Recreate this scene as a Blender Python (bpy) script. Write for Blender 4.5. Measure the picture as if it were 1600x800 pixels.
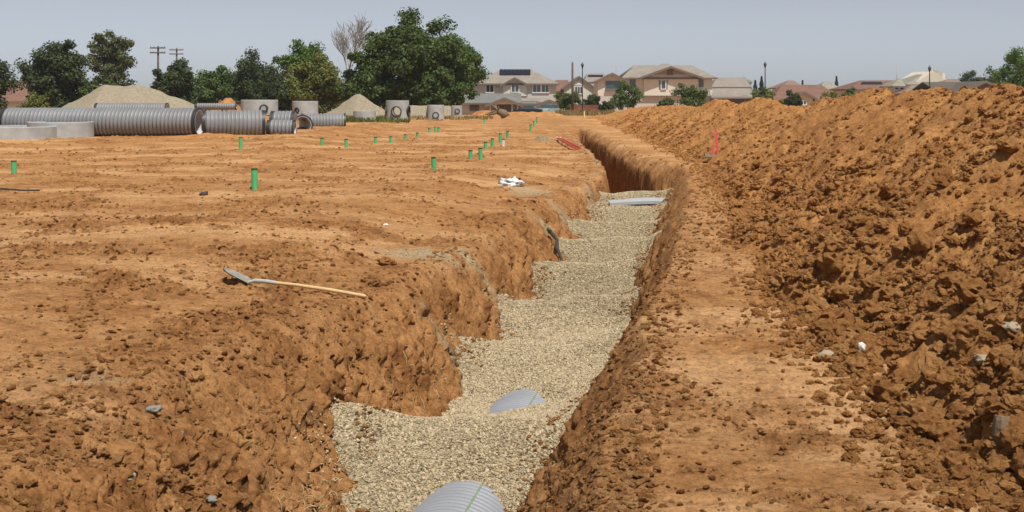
import bpy, bmesh, math, random
import numpy as np
from mathutils import Vector, Matrix

for o in list(bpy.data.objects):
    bpy.data.objects.remove(o)
scene = bpy.context.scene
COL = scene.collection
R = math.radians

# ------------------------------------------------------------------ camera
EYE = 1.8            # metres above the flat ground left of the trench
FPX = 1800.0         # focal length in pixels of a 1600 px wide picture
cam = bpy.data.cameras.new('camera')
cam.sensor_width = 36.0
cam.lens = 36.0 * FPX / 1600.0
cam.shift_y = -250.0 / 1600.0
cam.clip_start = 0.1
cam.clip_end = 9000
camo = bpy.data.objects.new('camera', cam)
camo.location = (0, 0, EYE)
camo.rotation_euler = (R(90), 0, 0)
COL.objects.link(camo)
scene.camera = camo

# ------------------------------------------------------------------ sky and sun
SUN_EL = R(64)
SUN_AZ = R(152)      # from +Y clockwise: behind the camera, a little to the right
sun_dir = Vector((math.sin(SUN_AZ) * math.cos(SUN_EL), math.cos(SUN_AZ) * math.cos(SUN_EL), math.sin(SUN_EL)))
world = bpy.data.worlds.new('World')
scene.world = world
world.use_nodes = True
wn = world.node_tree
for n in list(wn.nodes):
    wn.nodes.remove(n)
sky = wn.nodes.new('ShaderNodeTexSky')
sky.sky_type = 'NISHITA'
sky.sun_disc = False
sky.sun_elevation = SUN_EL
sky.sun_rotation = SUN_AZ
sky.altitude = 0
sky.air_density = 0.5
sky.dust_density = 0.5
sky.ozone_density = 6.0
bg = wn.nodes.new('ShaderNodeBackground')
bg.inputs['Strength'].default_value = 0.098
hsv = wn.nodes.new('ShaderNodeHueSaturation')
hsv.inputs['Saturation'].default_value = 0.32
out = wn.nodes.new('ShaderNodeOutputWorld')
wn.links.new(sky.outputs[0], hsv.inputs['Color'])
wn.links.new(hsv.outputs[0], bg.inputs['Color'])
wn.links.new(bg.outputs[0], out.inputs['Surface'])
sl = bpy.data.lights.new('sun', 'SUN')
sl.energy = 4.9
sl.angle = R(0.5)
sl.color = (1.0, 0.955, 0.88)
so = bpy.data.objects.new('sun', sl)
so.rotation_euler = (-sun_dir).to_track_quat('-Z', 'Y').to_euler()
so.location = (0, 0, 50)
COL.objects.link(so)
scene.view_settings.view_transform = 'Standard'
scene.view_settings.look = 'None'
scene.view_settings.exposure = 0.0
scene.view_settings.gamma = 1.0
scene.view_settings.use_curve_mapping = False
scene.render.engine = 'CYCLES'

# ------------------------------------------------------------------ numpy noise
def _hash(ix, iy, seed):
    h = (ix.astype(np.int64) * 374761393 + iy.astype(np.int64) * 668265263 + seed * 974634777) & 0xffffffff
    h = ((h ^ (h >> 13)) * 1274126177) & 0xffffffff
    return h ^ (h >> 16)
_ang = np.arange(256) / 256.0 * 2 * np.pi
_GX = np.cos(_ang); _GY = np.sin(_ang)
def perlin(x, y, seed=0):
    x, y = np.broadcast_arrays(np.asarray(x, float), np.asarray(y, float))
    ix = np.floor(x); iy = np.floor(y)
    fx = x - ix; fy = y - iy
    ux = fx * fx * fx * (fx * (fx * 6 - 15) + 10); uy = fy * fy * fy * (fy * (fy * 6 - 15) + 10)
    def g(dx, dy):
        k = _hash(ix + dx, iy + dy, seed) & 255
        return _GX[k] * (fx - dx) + _GY[k] * (fy - dy)
    a = g(0, 0); b = g(1, 0); c = g(0, 1); d = g(1, 1)
    return 1.5 * ((a + (b - a) * ux) * (1 - uy) + (c + (d - c) * ux) * uy)
def fbm(x, y, octv=4, seed=0, gain=0.5):
    s = 0; a = 1.0
    for i in range(octv):
        s = s + a * perlin(x * 2 ** i, y * 2 ** i, seed + 17 * i); a *= gain
    return s
def worley(x, y, seed=0):
    x, y = np.broadcast_arrays(np.asarray(x, float), np.asarray(y, float))
    ix = np.floor(x); iy = np.floor(y)
    best = np.full(x.shape, 9.0); cid = np.zeros(x.shape)
    for dx in (-1, 0, 1):
        for dy in (-1, 0, 1):
            h = _hash(ix + dx, iy + dy, seed)
            px = ix + dx + (h & 1023) / 1023.0; py = iy + dy + ((h >> 10) & 1023) / 1023.0
            d = (px - x) ** 2 + (py - y) ** 2
            m = d < best
            best = np.where(m, d, best); cid = np.where(m, ((h >> 20) & 1023) / 1023.0, cid)
    return np.sqrt(best), cid
def sstep(a, b, x):
    t = np.clip((x - a) / (b - a), 0, 1)
    return t * t * (3 - 2 * t)

# ------------------------------------------------------------------ materials
def new_mat(name):
    m = bpy.data.materials.new(name); m.use_nodes = True
    nt = m.node_tree
    return m, nt, nt.nodes['Principled BSDF']
def N(nt, t, **kw):
    n = nt.nodes.new(t)
    for k, v in kw.items():
        if k in n.inputs: n.inputs[k].default_value = v
        else: setattr(n, k, v)
    return n
def rgba(c): return (c[0], c[1], c[2], 1)
def noise(nt, vec, scale, detail=4, rough=0.55):
    n = N(nt, 'ShaderNodeTexNoise', Scale=scale, Detail=detail, Roughness=rough)
    if vec is not None: nt.links.new(vec, n.inputs['Vector'])
    return n
def ramp(nt, fac, stops):
    r = nt.nodes.new('ShaderNodeValToRGB')
    e = r.color_ramp.elements
    while len(e) < len(stops): e.new(0.5)
    for el, (p, c) in zip(e, stops):
        el.position = p; el.color = rgba(c) if not np.isscalar(c) else (c, c, c, 1)
    nt.links.new(fac, r.inputs['Fac'])
    return r
def mixc(nt, fac, a, b, mode='MIX'):
    m = nt.nodes.new('ShaderNodeMix'); m.data_type = 'RGBA'; m.blend_type = mode
    for sock, v in ((m.inputs[0], fac), (m.inputs[6], a), (m.inputs[7], b)):
        if hasattr(v, 'is_output'): nt.links.new(v, sock)
        elif np.isscalar(v): sock.default_value = v
        else: sock.default_value = rgba(v)
    return m.outputs[2]
def geo_pos(nt):
    return nt.nodes.new('ShaderNodeNewGeometry').outputs['Position']
def bump(nt, bsdf, h, strength, dist, prev=None):
    b = N(nt, 'ShaderNodeBump', Strength=strength, Distance=dist)
    nt.links.new(h, b.inputs['Height'])
    if prev is not None: nt.links.new(prev, b.inputs['Normal'])
    nt.links.new(b.outputs[0], bsdf.inputs['Normal'])
    return b.outputs[0]
def stretch(nt, vec, s):
    m = N(nt, 'ShaderNodeMapping'); m.inputs['Scale'].default_value = s
    nt.links.new(vec, m.inputs['Vector']); return m.outputs[0]

def simple(name, c, rough=0.7, var=0.15, scale=3.0, bstr=0.0, bdist=0.01, bscale=40.0, metallic=0.0, obj=True):
    m, nt, b = new_mat(name)
    vec = nt.nodes.new('ShaderNodeTexCoord').outputs['Object'] if obj else geo_pos(nt)
    n = noise(nt, vec, scale, 6, 0.6)
    lo = [x * (1 - var) for x in c]; hi = [min(1, x * (1 + var)) for x in c]
    r = ramp(nt, n.outputs['Fac'], [(0.3, lo), (0.7, hi)])
    nt.links.new(r.outputs[0], b.inputs['Base Color'])
    b.inputs['Roughness'].default_value = rough; b.inputs['Metallic'].default_value = metallic
    if bstr > 0: bump(nt, b, noise(nt, vec, bscale, 5).outputs['Fac'], bstr, bdist)
    return m

def dirt_mat(name, pale, mid, dark, spill=False, crust=True, bs=1.0):
    m, nt, b = new_mat(name)
    p = geo_pos(nt)
    n1 = noise(nt, p, 0.45, 6, 0.62)
    n2 = noise(nt, p, 3.2, 7, 0.65)
    n3 = noise(nt, p, 26.0, 5, 0.7)
    c = ramp(nt, n2.outputs['Fac'], [(0.30, dark), (0.5, mid), (0.72, pale)]).outputs[0]
    c = mixc(nt, ramp(nt, n1.outputs['Fac'], [(0.38, 0.0), (0.62, 0.55)]).outputs[0], c, pale)
    if crust:
        a = N(nt, 'ShaderNodeAttribute', attribute_name='crust')
        c = mixc(nt, a.outputs['Fac'], c, [min(1, x * y) for x, y in zip(pale, (1.16, 1.2, 1.3))])
        fa = N(nt, 'ShaderNodeAttribute', attribute_name='fresh')
        fm = N(nt, 'ShaderNodeMath', operation='MULTIPLY'); nt.links.new(fa.outputs['Fac'], fm.inputs[0])
        nt.links.new(ramp(nt, noise(nt, p, 6.0, 6, 0.7).outputs['Fac'], [(0.35, 0.35), (0.6, 1.0)]).outputs[0], fm.inputs[1])
        c = mixc(nt, fm.outputs[0], c, ramp(nt, n2.outputs['Fac'], [(0.35, [x * 0.85 for x in dark]), (0.65, mid)]).outputs[0])
    n4 = noise(nt, stretch(nt, p, (1.0, 2.6, 1.0)), 7.0, 7, 0.72)
    c = mixc(nt, 1.0, c, ramp(nt, n4.outputs['Fac'], [(0.3, 0.68), (0.5, 1.0), (0.7, 1.2)]).outputs[0], 'MULTIPLY')
    g = ramp(nt, n3.outputs['Fac'], [(0.28, 0.5), (0.5, 1.0), (0.8, 1.2)]).outputs[0]
    c = mixc(nt, 1.0, c, g, 'MULTIPLY')
    # coarse speckle: random small cells mixed towards the dark soil colour
    v = N(nt, 'ShaderNodeTexVoronoi', Scale=38.0); nt.links.new(p, v.inputs['Vector'])
    sep = nt.nodes.new('ShaderNodeSeparateColor'); nt.links.new(v.outputs['Color'], sep.inputs[0])
    c = mixc(nt, ramp(nt, sep.outputs[0], [(0.0, 0.45), (0.22, 0.0)]).outputs[0], c, dark)
    h1 = noise(nt, p, 14.0, 8, 0.72).outputs['Fac']
    bn = bump(nt, b, h1, 0.9 * bs, 0.05)
    bn = bump(nt, b, noise(nt, p, 55.0, 5, 0.7).outputs['Fac'], 0.8 * bs, 0.016, bn)
    if spill:
        a = N(nt, 'ShaderNodeAttribute', attribute_name='spill')
        vv = N(nt, 'ShaderNodeTexVoronoi', Scale=48.0); nt.links.new(p, vv.inputs['Vector'])
        s2 = nt.nodes.new('ShaderNodeSeparateColor'); nt.links.new(vv.outputs['Color'], s2.inputs[0])
        gc = ramp(nt, s2.outputs[0], [(0.0, (0.2, 0.15, 0.085)), (0.35, (0.37, 0.29, 0.17)), (0.7, (0.47, 0.375, 0.23)), (1.0, (0.52, 0.44, 0.30))]).outputs[0]
        c = mixc(nt, a.outputs['Fac'], c, gc)
    nt.links.new(c, b.inputs['Base Color'])
    b.inputs['Roughness'].default_value = 0.95
    b.inputs['Specular IOR Level'].default_value = 0.15
    return m

M = {}
M['dirt'] = dirt_mat('dirt_field', (0.54, 0.300, 0.128), (0.43, 0.203, 0.071), (0.24, 0.098, 0.032), spill=True)
M['heap'] = dirt_mat('dirt_heap', (0.53, 0.270, 0.098), (0.44, 0.203, 0.066), (0.27, 0.112, 0.036), crust=False, bs=1.0)

def clod_mat(name, a, b2, c2):
    m, nt, b = new_mat(name)
    oi = nt.nodes.new('ShaderNodeObjectInfo')
    p = geo_pos(nt)
    col = ramp(nt, oi.outputs['Random'], [(0.0, a), (0.5, b2), (1.0, c2)]).outputs[0]
    g = ramp(nt, noise(nt, p, 18, 6, 0.7).outputs['Fac'], [(0.3, 0.7), (0.7, 1.2)]).outputs[0]
    nt.links.new(mixc(nt, 1.0, col, g, 'MULTIPLY'), b.inputs['Base Color'])
    b.inputs['Roughness'].default_value = 0.95; b.inputs['Specular IOR Level'].default_value = 0.12
    bn = bump(nt, b, noise(nt, p, 24, 8, 0.75).outputs['Fac'], 1.0, 0.07)
    bump(nt, b, noise(nt, p, 90, 4, 0.7).outputs['Fac'], 0.6, 0.01, bn)
    return m
M['clod'] = clod_mat('dirt_clod', (0.37, 0.165, 0.053), (0.47, 0.222, 0.074), (0.56, 0.285, 0.105))
M['crumb'] = clod_mat('dirt_crumb', (0.31, 0.135, 0.045), (0.43, 0.208, 0.075), (0.54, 0.30, 0.128))

def pebble_mat():
    m, nt, b = new_mat('gravel_pebble')
    oi = nt.nodes.new('ShaderNodeObjectInfo')
    col = ramp(nt, oi.outputs['Random'], [(0.0, (0.17, 0.13, 0.08)), (0.10, (0.29, 0.225, 0.135)), (0.34, (0.385, 0.305, 0.19)),
              (0.6, (0.465, 0.375, 0.238)), (0.78, (0.36, 0.30, 0.21)), (0.88, (0.52, 0.42, 0.27)), (1.0, (0.56, 0.48, 0.34))]).outputs[0]
    nt.links.new(col, b.inputs['Base Color']); b.inputs['Roughness'].default_value = 0.8
    b.inputs['Specular IOR Level'].default_value = 0.25
    return m
M['pebble'] = pebble_mat()
def gravel_mat(name, k=1.0, sc=42.0):
    m, nt, b = new_mat(name)
    p = geo_pos(nt)
    v = N(nt, 'ShaderNodeTexVoronoi', Scale=sc); nt.links.new(p, v.inputs['Vector'])
    sp = nt.nodes.new('ShaderNodeSeparateColor'); nt.links.new(v.outputs['Color'], sp.inputs[0])
    col = ramp(nt, sp.outputs[0], [(0.0, (0.15 * k, 0.115 * k, 0.066 * k)), (0.2, (0.34 * k, 0.27 * k, 0.15 * k)), (0.6, (0.50 * k, 0.41 * k, 0.24 * k)), (1.0, (0.60 * k, 0.52 * k, 0.35 * k))]).outputs[0]
    big = ramp(nt, noise(nt, p, 0.8, 4).outputs['Fac'], [(0.3, 0.88), (0.7, 1.1)]).outputs[0]
    nt.links.new(mixc(nt, 1.0, col, big, 'MULTIPLY'), b.inputs['Base Color'])
    b.inputs['Roughness'].default_value = 0.9; b.inputs['Specular IOR Level'].default_value = 0.2
    inv = N(nt, 'ShaderNodeMath', operation='SUBTRACT'); inv.inputs[0].default_value = 1.0
    nt.links.new(v.outputs['Distance'], inv.inputs[1])
    bump(nt, b, inv.outputs[0], 1.0, 0.03)
    return m
M['gravel'] = gravel_mat('gravel_bed', 0.7)
M['gravel_far'] = simple('gravel_heap', (0.29, 0.245, 0.17), 0.95, 0.22, 5.0, 0.8, 0.05, 14)

M['plastic'] = simple('grey_corrugated_plastic', (0.22, 0.225, 0.235), 0.45, 0.14, 1.2, 0.12, 0.01, 30)
M['plastic_new'] = simple('pale_grey_plastic', (0.27, 0.285, 0.315), 0.38, 0.10, 2.0, 0.1, 0.004, 60)
M['plastic_dark'] = simple('dark_plastic_band', (0.03, 0.03, 0.033), 0.5, 0.2, 2.0)
M['liner'] = simple('pale_pipe_liner', (0.5, 0.51, 0.52), 0.45, 0.1, 1.0)
M['green_line'] = simple('green_stripe', (0.19, 0.265, 0.16), 0.6, 0.15, 8)
M['green_pvc'] = simple('green_pvc', (0.085, 0.48, 0.20), 0.4, 0.1, 6)
M['cap'] = simple('brown_cap', (0.06, 0.045, 0.03), 0.8, 0.3, 8)
M['white_pvc'] = simple('white_pvc', (0.72, 0.72, 0.70), 0.4, 0.06, 4)
M['concrete'] = simple('precast_concrete', (0.385, 0.395, 0.39), 0.9, 0.18, 2.2, 0.3, 0.01, 30)
M['rubber'] = simple('black_rubber', (0.025, 0.025, 0.027), 0.6, 0.2)
M['steel'] = simple('dull_steel', (0.30, 0.285, 0.255), 0.5, 0.3, 14, 0.15, 0.004, 50, 0.3)
M['ash_wood'] = simple('varnished_ash_handle', (0.60, 0.42, 0.20), 0.45, 0.12, 9)
M['white_paint'] = simple('pale_ferrule', (0.42, 0.42, 0.40), 0.5, 0.1)
M['sheet'] = simple('grey_sheet', (0.42, 0.44, 0.46), 0.5, 0.08, 3)
M['pink'] = simple('fluorescent_pink_paint', (0.85, 0.09, 0.11), 0.6, 0.06)
M['red_pipe'] = simple('red_paint', (0.52, 0.065, 0.035), 0.5, 0.12)
M['bag'] = simple('white_plastic_film', (0.78, 0.78, 0.77), 0.4, 0.06, 12, 0.3, 0.01, 30)
M['rock'] = simple('grey_rock', (0.27, 0.26, 0.225), 0.85, 0.25, 9, 0.5, 0.02, 25)
M['pale_rock'] = simple('pale_rock', (0.40, 0.33, 0.23), 0.85, 0.2, 9, 0.5, 0.02, 25)
M['dead_wood'] = simple('weathered_wood', (0.19, 0.135, 0.085), 0.9, 0.35, 12, 0.5, 0.02, 40)
M['black_stick'] = simple('dark_root', (0.05, 0.042, 0.036), 0.9, 0.3, 12)
M['straw'] = simple('dry_straw', (0.45, 0.35, 0.19), 0.9, 0.3, 12, obj=False)
M['bark'] = simple('bark', (0.11, 0.085, 0.06), 0.95, 0.3, 5, 0.5, 0.03, 14)
M['dead_bark'] = simple('bare_grey_bark', (0.26, 0.235, 0.21), 0.95, 0.2, 5)
M['pole_wood'] = simple('creosoted_pole', (0.10, 0.075, 0.058), 0.9, 0.25, 4)
M['black_metal'] = simple('black_painted_metal', (0.018, 0.019, 0.021), 0.5, 0.2)
M['grey_metal'] = simple('grey_metal', (0.33, 0.34, 0.35), 0.5, 0.1)
M['yellow'] = simple('pale_yellow_paint', (0.72, 0.62, 0.26), 0.6, 0.1)
M['dirt_far'] = simple('orange_dirt', (0.40, 0.185, 0.062), 0.95, 0.3, 1.6, 0.8, 0.12, 4)

def stucco(name, c): return simple(name, c, 0.9, 0.06, 0.6, 0.2, 0.02, 12)
M['tan'] = stucco('tan_stucco', (0.68, 0.65, 0.56))
M['tan2'] = stucco('taupe_stucco', (0.53, 0.51, 0.465))
M['grey_st'] = stucco('grey_brown_stucco', (0.36, 0.32, 0.27))
M['pale_st'] = stucco('pale_sage_stucco', (0.60, 0.62, 0.55))
M['cream'] = stucco('cream_stucco', (0.64, 0.58, 0.46))
M['dark_st'] = stucco('dark_brown_siding', (0.12, 0.10, 0.085))
M['trim'] = simple('brown_fascia', (0.17, 0.13, 0.105), 0.7, 0.1)
M['white_trim'] = simple('white_trim', (0.74, 0.73, 0.70), 0.6, 0.05)
M['shutter'] = simple('blue_grey_shutter', (0.12, 0.16, 0.17), 0.6, 0.1)
M['redwood'] = simple('red_brown_fence', (0.23, 0.075, 0.045), 0.85, 0.2, 1.5)
def roofm(name, c, v=0.2):
    m, nt, b = new_mat(name)
    p = geo_pos(nt)
    n = noise(nt, p, 0.7, 6, 0.65)
    w = N(nt, 'ShaderNodeTexBrick', Scale=2.6); nt.links.new(stretch(nt, p, (1, 1.2, 1.9)), w.inputs['Vector'])
    w.inputs['Color1'].default_value = rgba([x * (1 - v) for x in c]); w.inputs['Color2'].default_value = rgba([x * (1 + v) for x in c])
    w.inputs['Mortar'].default_value = rgba([x * 0.55 for x in c]); w.inputs['Mortar Size'].default_value = 0.03
    g = ramp(nt, n.outputs['Fac'], [(0.3, 0.82), (0.7, 1.15)]).outputs[0]
    nt.links.new(mixc(nt, 1.0, w.outputs['Color'], g, 'MULTIPLY'), b.inputs['Base Color'])
    b.inputs['Roughness'].default_value = 0.9
    bump(nt, b, w.outputs['Fac'], 0.6, 0.05)
    return m
M['r_tan'] = roofm('brown_tan_tiles', (0.36, 0.315, 0.265))
M['r_grey'] = roofm('grey_shingles', (0.23, 0.235, 0.215))
M['r_red'] = roofm('red_clay_tiles', (0.265, 0.14, 0.10))
M['r_cream'] = roofm('pale_cream_tiles', (0.38, 0.35, 0.275))
M['r_dark'] = roofm('dark_brown_shingles', (0.15, 0.125, 0.105))
M['r_pink'] = roofm('pinkish_clay_tiles', (0.33, 0.225, 0.17))
def glassm():
    m, nt, b = new_mat('window_glass')
    b.inputs['Base Color'].default_value = (0.05, 0.075, 0.085, 1); b.inputs['Roughness'].default_value = 0.06
    b.inputs['Specular IOR Level'].default_value = 0.9
    return m
M['glass'] = glassm()
M['solar'] = simple('solar_cells', (0.012, 0.014, 0.022), 0.25, 0.2)
M['car_dark'] = simple('dark_navy_paint', (0.012, 0.015, 0.026), 0.2, 0.1)
M['car_teal'] = simple('pale_teal_paint', (0.30, 0.42, 0.42), 0.25, 0.05)
M['tyre'] = simple('tyre_rubber', (0.02, 0.02, 0.02), 0.85, 0.1)
M['lamp_lens'] = simple('lamp_lens', (0.75, 0.75, 0.72), 0.15, 0.02)

def leafm(name, c, tr=0.25):
    m, nt, b = new_mat(name)
    p = geo_pos(nt)
    n = noise(nt, p, 0.55, 3, 0.6); n2 = noise(nt, p, 4.0, 2, 0.6)
    lo = [x * 0.62 for x in c]; hi = [c[0] * 1.5, c[1] * 1.38, c[2] * 1.25]
    col = ramp(nt, n.outputs['Fac'], [(0.32, lo), (0.68, hi)]).outputs[0]
    col = mixc(nt, 1.0, col, ramp(nt, n2.outputs['Fac'], [(0.3, 0.7), (0.7, 1.25)]).outputs[0], 'MULTIPLY')
    nt.links.new(col, b.inputs['Base Color']); b.inputs['Roughness'].default_value = 0.6
    b.inputs['Specular IOR Level'].default_value = 0.25
    t = nt.nodes.new('ShaderNodeBsdfTranslucent'); nt.links.new(col, t.inputs['Color'])
    mx = nt.nodes.new('ShaderNodeMixShader'); mx.inputs[0].default_value = tr
    o = nt.nodes['Material Output']
    nt.links.new(b.outputs[0], mx.inputs[1]); nt.links.new(t.outputs[0], mx.inputs[2]); nt.links.new(mx.outputs[0], o.inputs['Surface'])
    return m
M['l_oak'] = leafm('oak_leaves', (0.070, 0.114, 0.026))
M['l_dark'] = leafm('dark_evergreen_leaves', (0.054, 0.082, 0.029))
M['l_euc'] = leafm('eucalyptus_leaves', (0.104, 0.126, 0.054))
M['l_bright'] = leafm('bright_green_leaves', (0.095, 0.175, 0.030))
M['l_olive'] = leafm('olive_green_leaves', (0.145, 0.168, 0.040))
M['l_mid'] = leafm('mid_green_leaves', (0.080, 0.135, 0.030))
M['l_con'] = leafm('conifer_needles', (0.035, 0.055, 0.038))
M['weed'] = leafm('weed_blades', (0.12, 0.155, 0.04))
M['dry_weed'] = leafm('dry_weed_blades', (0.26, 0.21, 0.09))

# ------------------------------------------------------------------ mesh helpers
def P(u, v, Y):
    """world point that stands Y metres ahead, u px across and v px down a 1600x800 picture"""
    return Vector(((u - 800) * Y / FPX, Y, EYE - (v - 150) * Y / FPX))
def px(Y): return FPX / Y

def tag(o, label=None, cat=None, group=None, kind=None):
    if label: o['label'] = label
    if cat: o['category'] = cat
    if group: o['group'] = group
    if kind: o['kind'] = kind
    return o
ORG = {}
def thing(name, loc, label, cat, group=None):
    o = bpy.data.objects.new(name, None)
    o.empty_display_size = 0.2
    COL.objects.link(o); o.location = loc
    ORG[o.name] = Vector(loc)
    return tag(o, label, cat, group)
def origin_of(o):
    return ORG.get(o.name, Vector((0, 0, 0))) if o is not None else Vector((0, 0, 0))

class MB:
    def __init__(s): s.v = []; s.f = []
    def add(s, vs, fs):
        n = len(s.v); s.v += [Vector(q) for q in vs]; s.f += [tuple(i + n for i in f) for f in fs]; return s
    def box(s, c, d, rot=None):
        c = Vector(c); h = Vector(d) / 2
        vs = [Vector((x, y, z)) for x in (-h.x, h.x) for y in (-h.y, h.y) for z in (-h.z, h.z)]
        if rot is not None: vs = [rot @ q for q in vs]
        return s.add([q + c for q in vs], [(0, 1, 3, 2), (4, 6, 7, 5), (0, 4, 5, 1), (2, 3, 7, 6), (0, 2, 6, 4), (1, 5, 7, 3)])
    def prism(s, poly, ext):
        """poly: 3D points of a planar polygon, pushed along ext"""
        n = len(poly); ext = Vector(ext)
        vs = [Vector(q) for q in poly] + [Vector(q) + ext for q in poly]
        fs = [tuple(range(n))[::-1], tuple(range(n, 2 * n))] + [(i, (i + 1) % n, n + (i + 1) % n, n + i) for i in range(n)]
        return s.add(vs, fs)
    def slab(s, poly, th):
        poly = [Vector(q) for q in poly]
        nrm = (poly[1] - poly[0]).cross(poly[2] - poly[0]).normalized()
        if nrm.z < 0: nrm = -nrm
        return s.prism(poly, -nrm * th)
    def tube(s, pts, rad, seg=8, cap=True):
        pts = [Vector(q) for q in pts]
        if np.isscalar(rad): rad = [rad] * len(pts)
        n0 = len(s.v); k = len(pts)
        for i, q in enumerate(pts):
            d = (pts[min(i + 1, k - 1)] - pts[max(i - 1, 0)]).normalized()
            a = d.orthogonal().normalized() if abs(d.z) > 0.95 else d.cross(Vector((0, 0, 1))).normalized()
            b = d.cross(a).normalized()
            for j in range(seg):
                t = 2 * math.pi * j / seg
                s.v.append(q + (a * math.cos(t) + b * math.sin(t)) * rad[i])
        for i in range(k - 1):
            for j in range(seg):
                s.f.append((n0 + i * seg + j, n0 + i * seg + (j + 1) % seg, n0 + (i + 1) * seg + (j + 1) % seg, n0 + (i + 1) * seg + j))
        if cap:
            s.f.append(tuple(n0 + j for j in range(seg))[::-1]); s.f.append(tuple(n0 + (k - 1) * seg + j for j in range(seg)))
        return s
    def lathe(s, prof, axis_o, axis_d, seg=32, closed=False, arc=None):
        """prof: (distance along axis, radius)"""
        o = Vector(axis_o); d = Vector(axis_d).normalized()
        a = d.orthogonal().normalized() if abs(d.z) > 0.95 else d.cross(Vector((0, 0, 1))).normalized()
        b = d.cross(a).normalized()
        n0 = len(s.v); k = len(prof)
        for (h, r) in prof:
            for j in range(seg):
                t = 2 * math.pi * j / seg
                s.v.append(o + d * h + (a * math.cos(t) + b * math.sin(t)) * r)
        for i in range(k if closed else k - 1):
            for j in range(seg):
                i2 = (i + 1) % k
                s.f.append((n0 + i * seg + j, n0 + i * seg + (j + 1) % seg, n0 + i2 * seg + (j + 1) % seg, n0 + i2 * seg + j))
        return s
    def build(s, name, mat, parent=None, smooth=False, loc=None):
        me = bpy.data.meshes.new(name)
        org = origin_of(parent)
        if loc is not None: org = org + Vector(loc)
        me.from_pydata([q - org for q in s.v], [], s.f)
        bm = bmesh.new(); bm.from_mesh(me)
        bmesh.ops.recalc_face_normals(bm, faces=bm.faces); bm.to_mesh(me); bm.free()
        if smooth:
            me.polygons.foreach_set('use_smooth', [True] * len(me.polygons))
            if smooth != 'all': me.set_sharp_from_angle(angle=R(35))
        me.materials.append(M[mat] if isinstance(mat, str) else mat)
        o = bpy.data.objects.new(name, me); COL.objects.link(o)
        if loc is not None: o.location = loc
        if parent is not None: o.parent = parent
        ORG[o.name] = org
        return o

def np_mesh(name, co, quads, mat, parent=None, smooth=True, attrs=None):
    me = bpy.data.meshes.new(name)
    nv = len(co); nf = len(quads); k = quads.shape[1]
    me.vertices.add(nv); me.vertices.foreach_set('co', np.ascontiguousarray(co, dtype=np.float32).ravel())
    me.loops.add(nf * k); me.loops.foreach_set('vertex_index', np.ascontiguousarray(quads, dtype=np.int32).ravel())
    me.polygons.add(nf); me.polygons.foreach_set('loop_start', np.arange(0, nf * k, k, dtype=np.int32))
    me.polygons.foreach_set('loop_total', np.full(nf, k, dtype=np.int32))
    if smooth: me.polygons.foreach_set('use_smooth', np.ones(nf, dtype=bool))
    for an, av in (attrs or {}).items():
        at = me.attributes.new(an, 'FLOAT', 'POINT'); at.data.foreach_set('value', np.ascontiguousarray(av, dtype=np.float32).ravel())
    me.update(calc_edges=True)
    me.materials.append(M[mat] if isinstance(mat, str) else mat)
    o = bpy.data.objects.new(name, me); COL.objects.link(o)
    if parent is not None: o.parent = parent
    return o
def grid_quads(nr, nc):
    i = np.arange(nr - 1)[:, None] * nc + np.arange(nc - 1)[None, :]
    return np.stack([i, i + 1, i + nc + 1, i + nc], -1).reshape(-1, 4)

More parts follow.
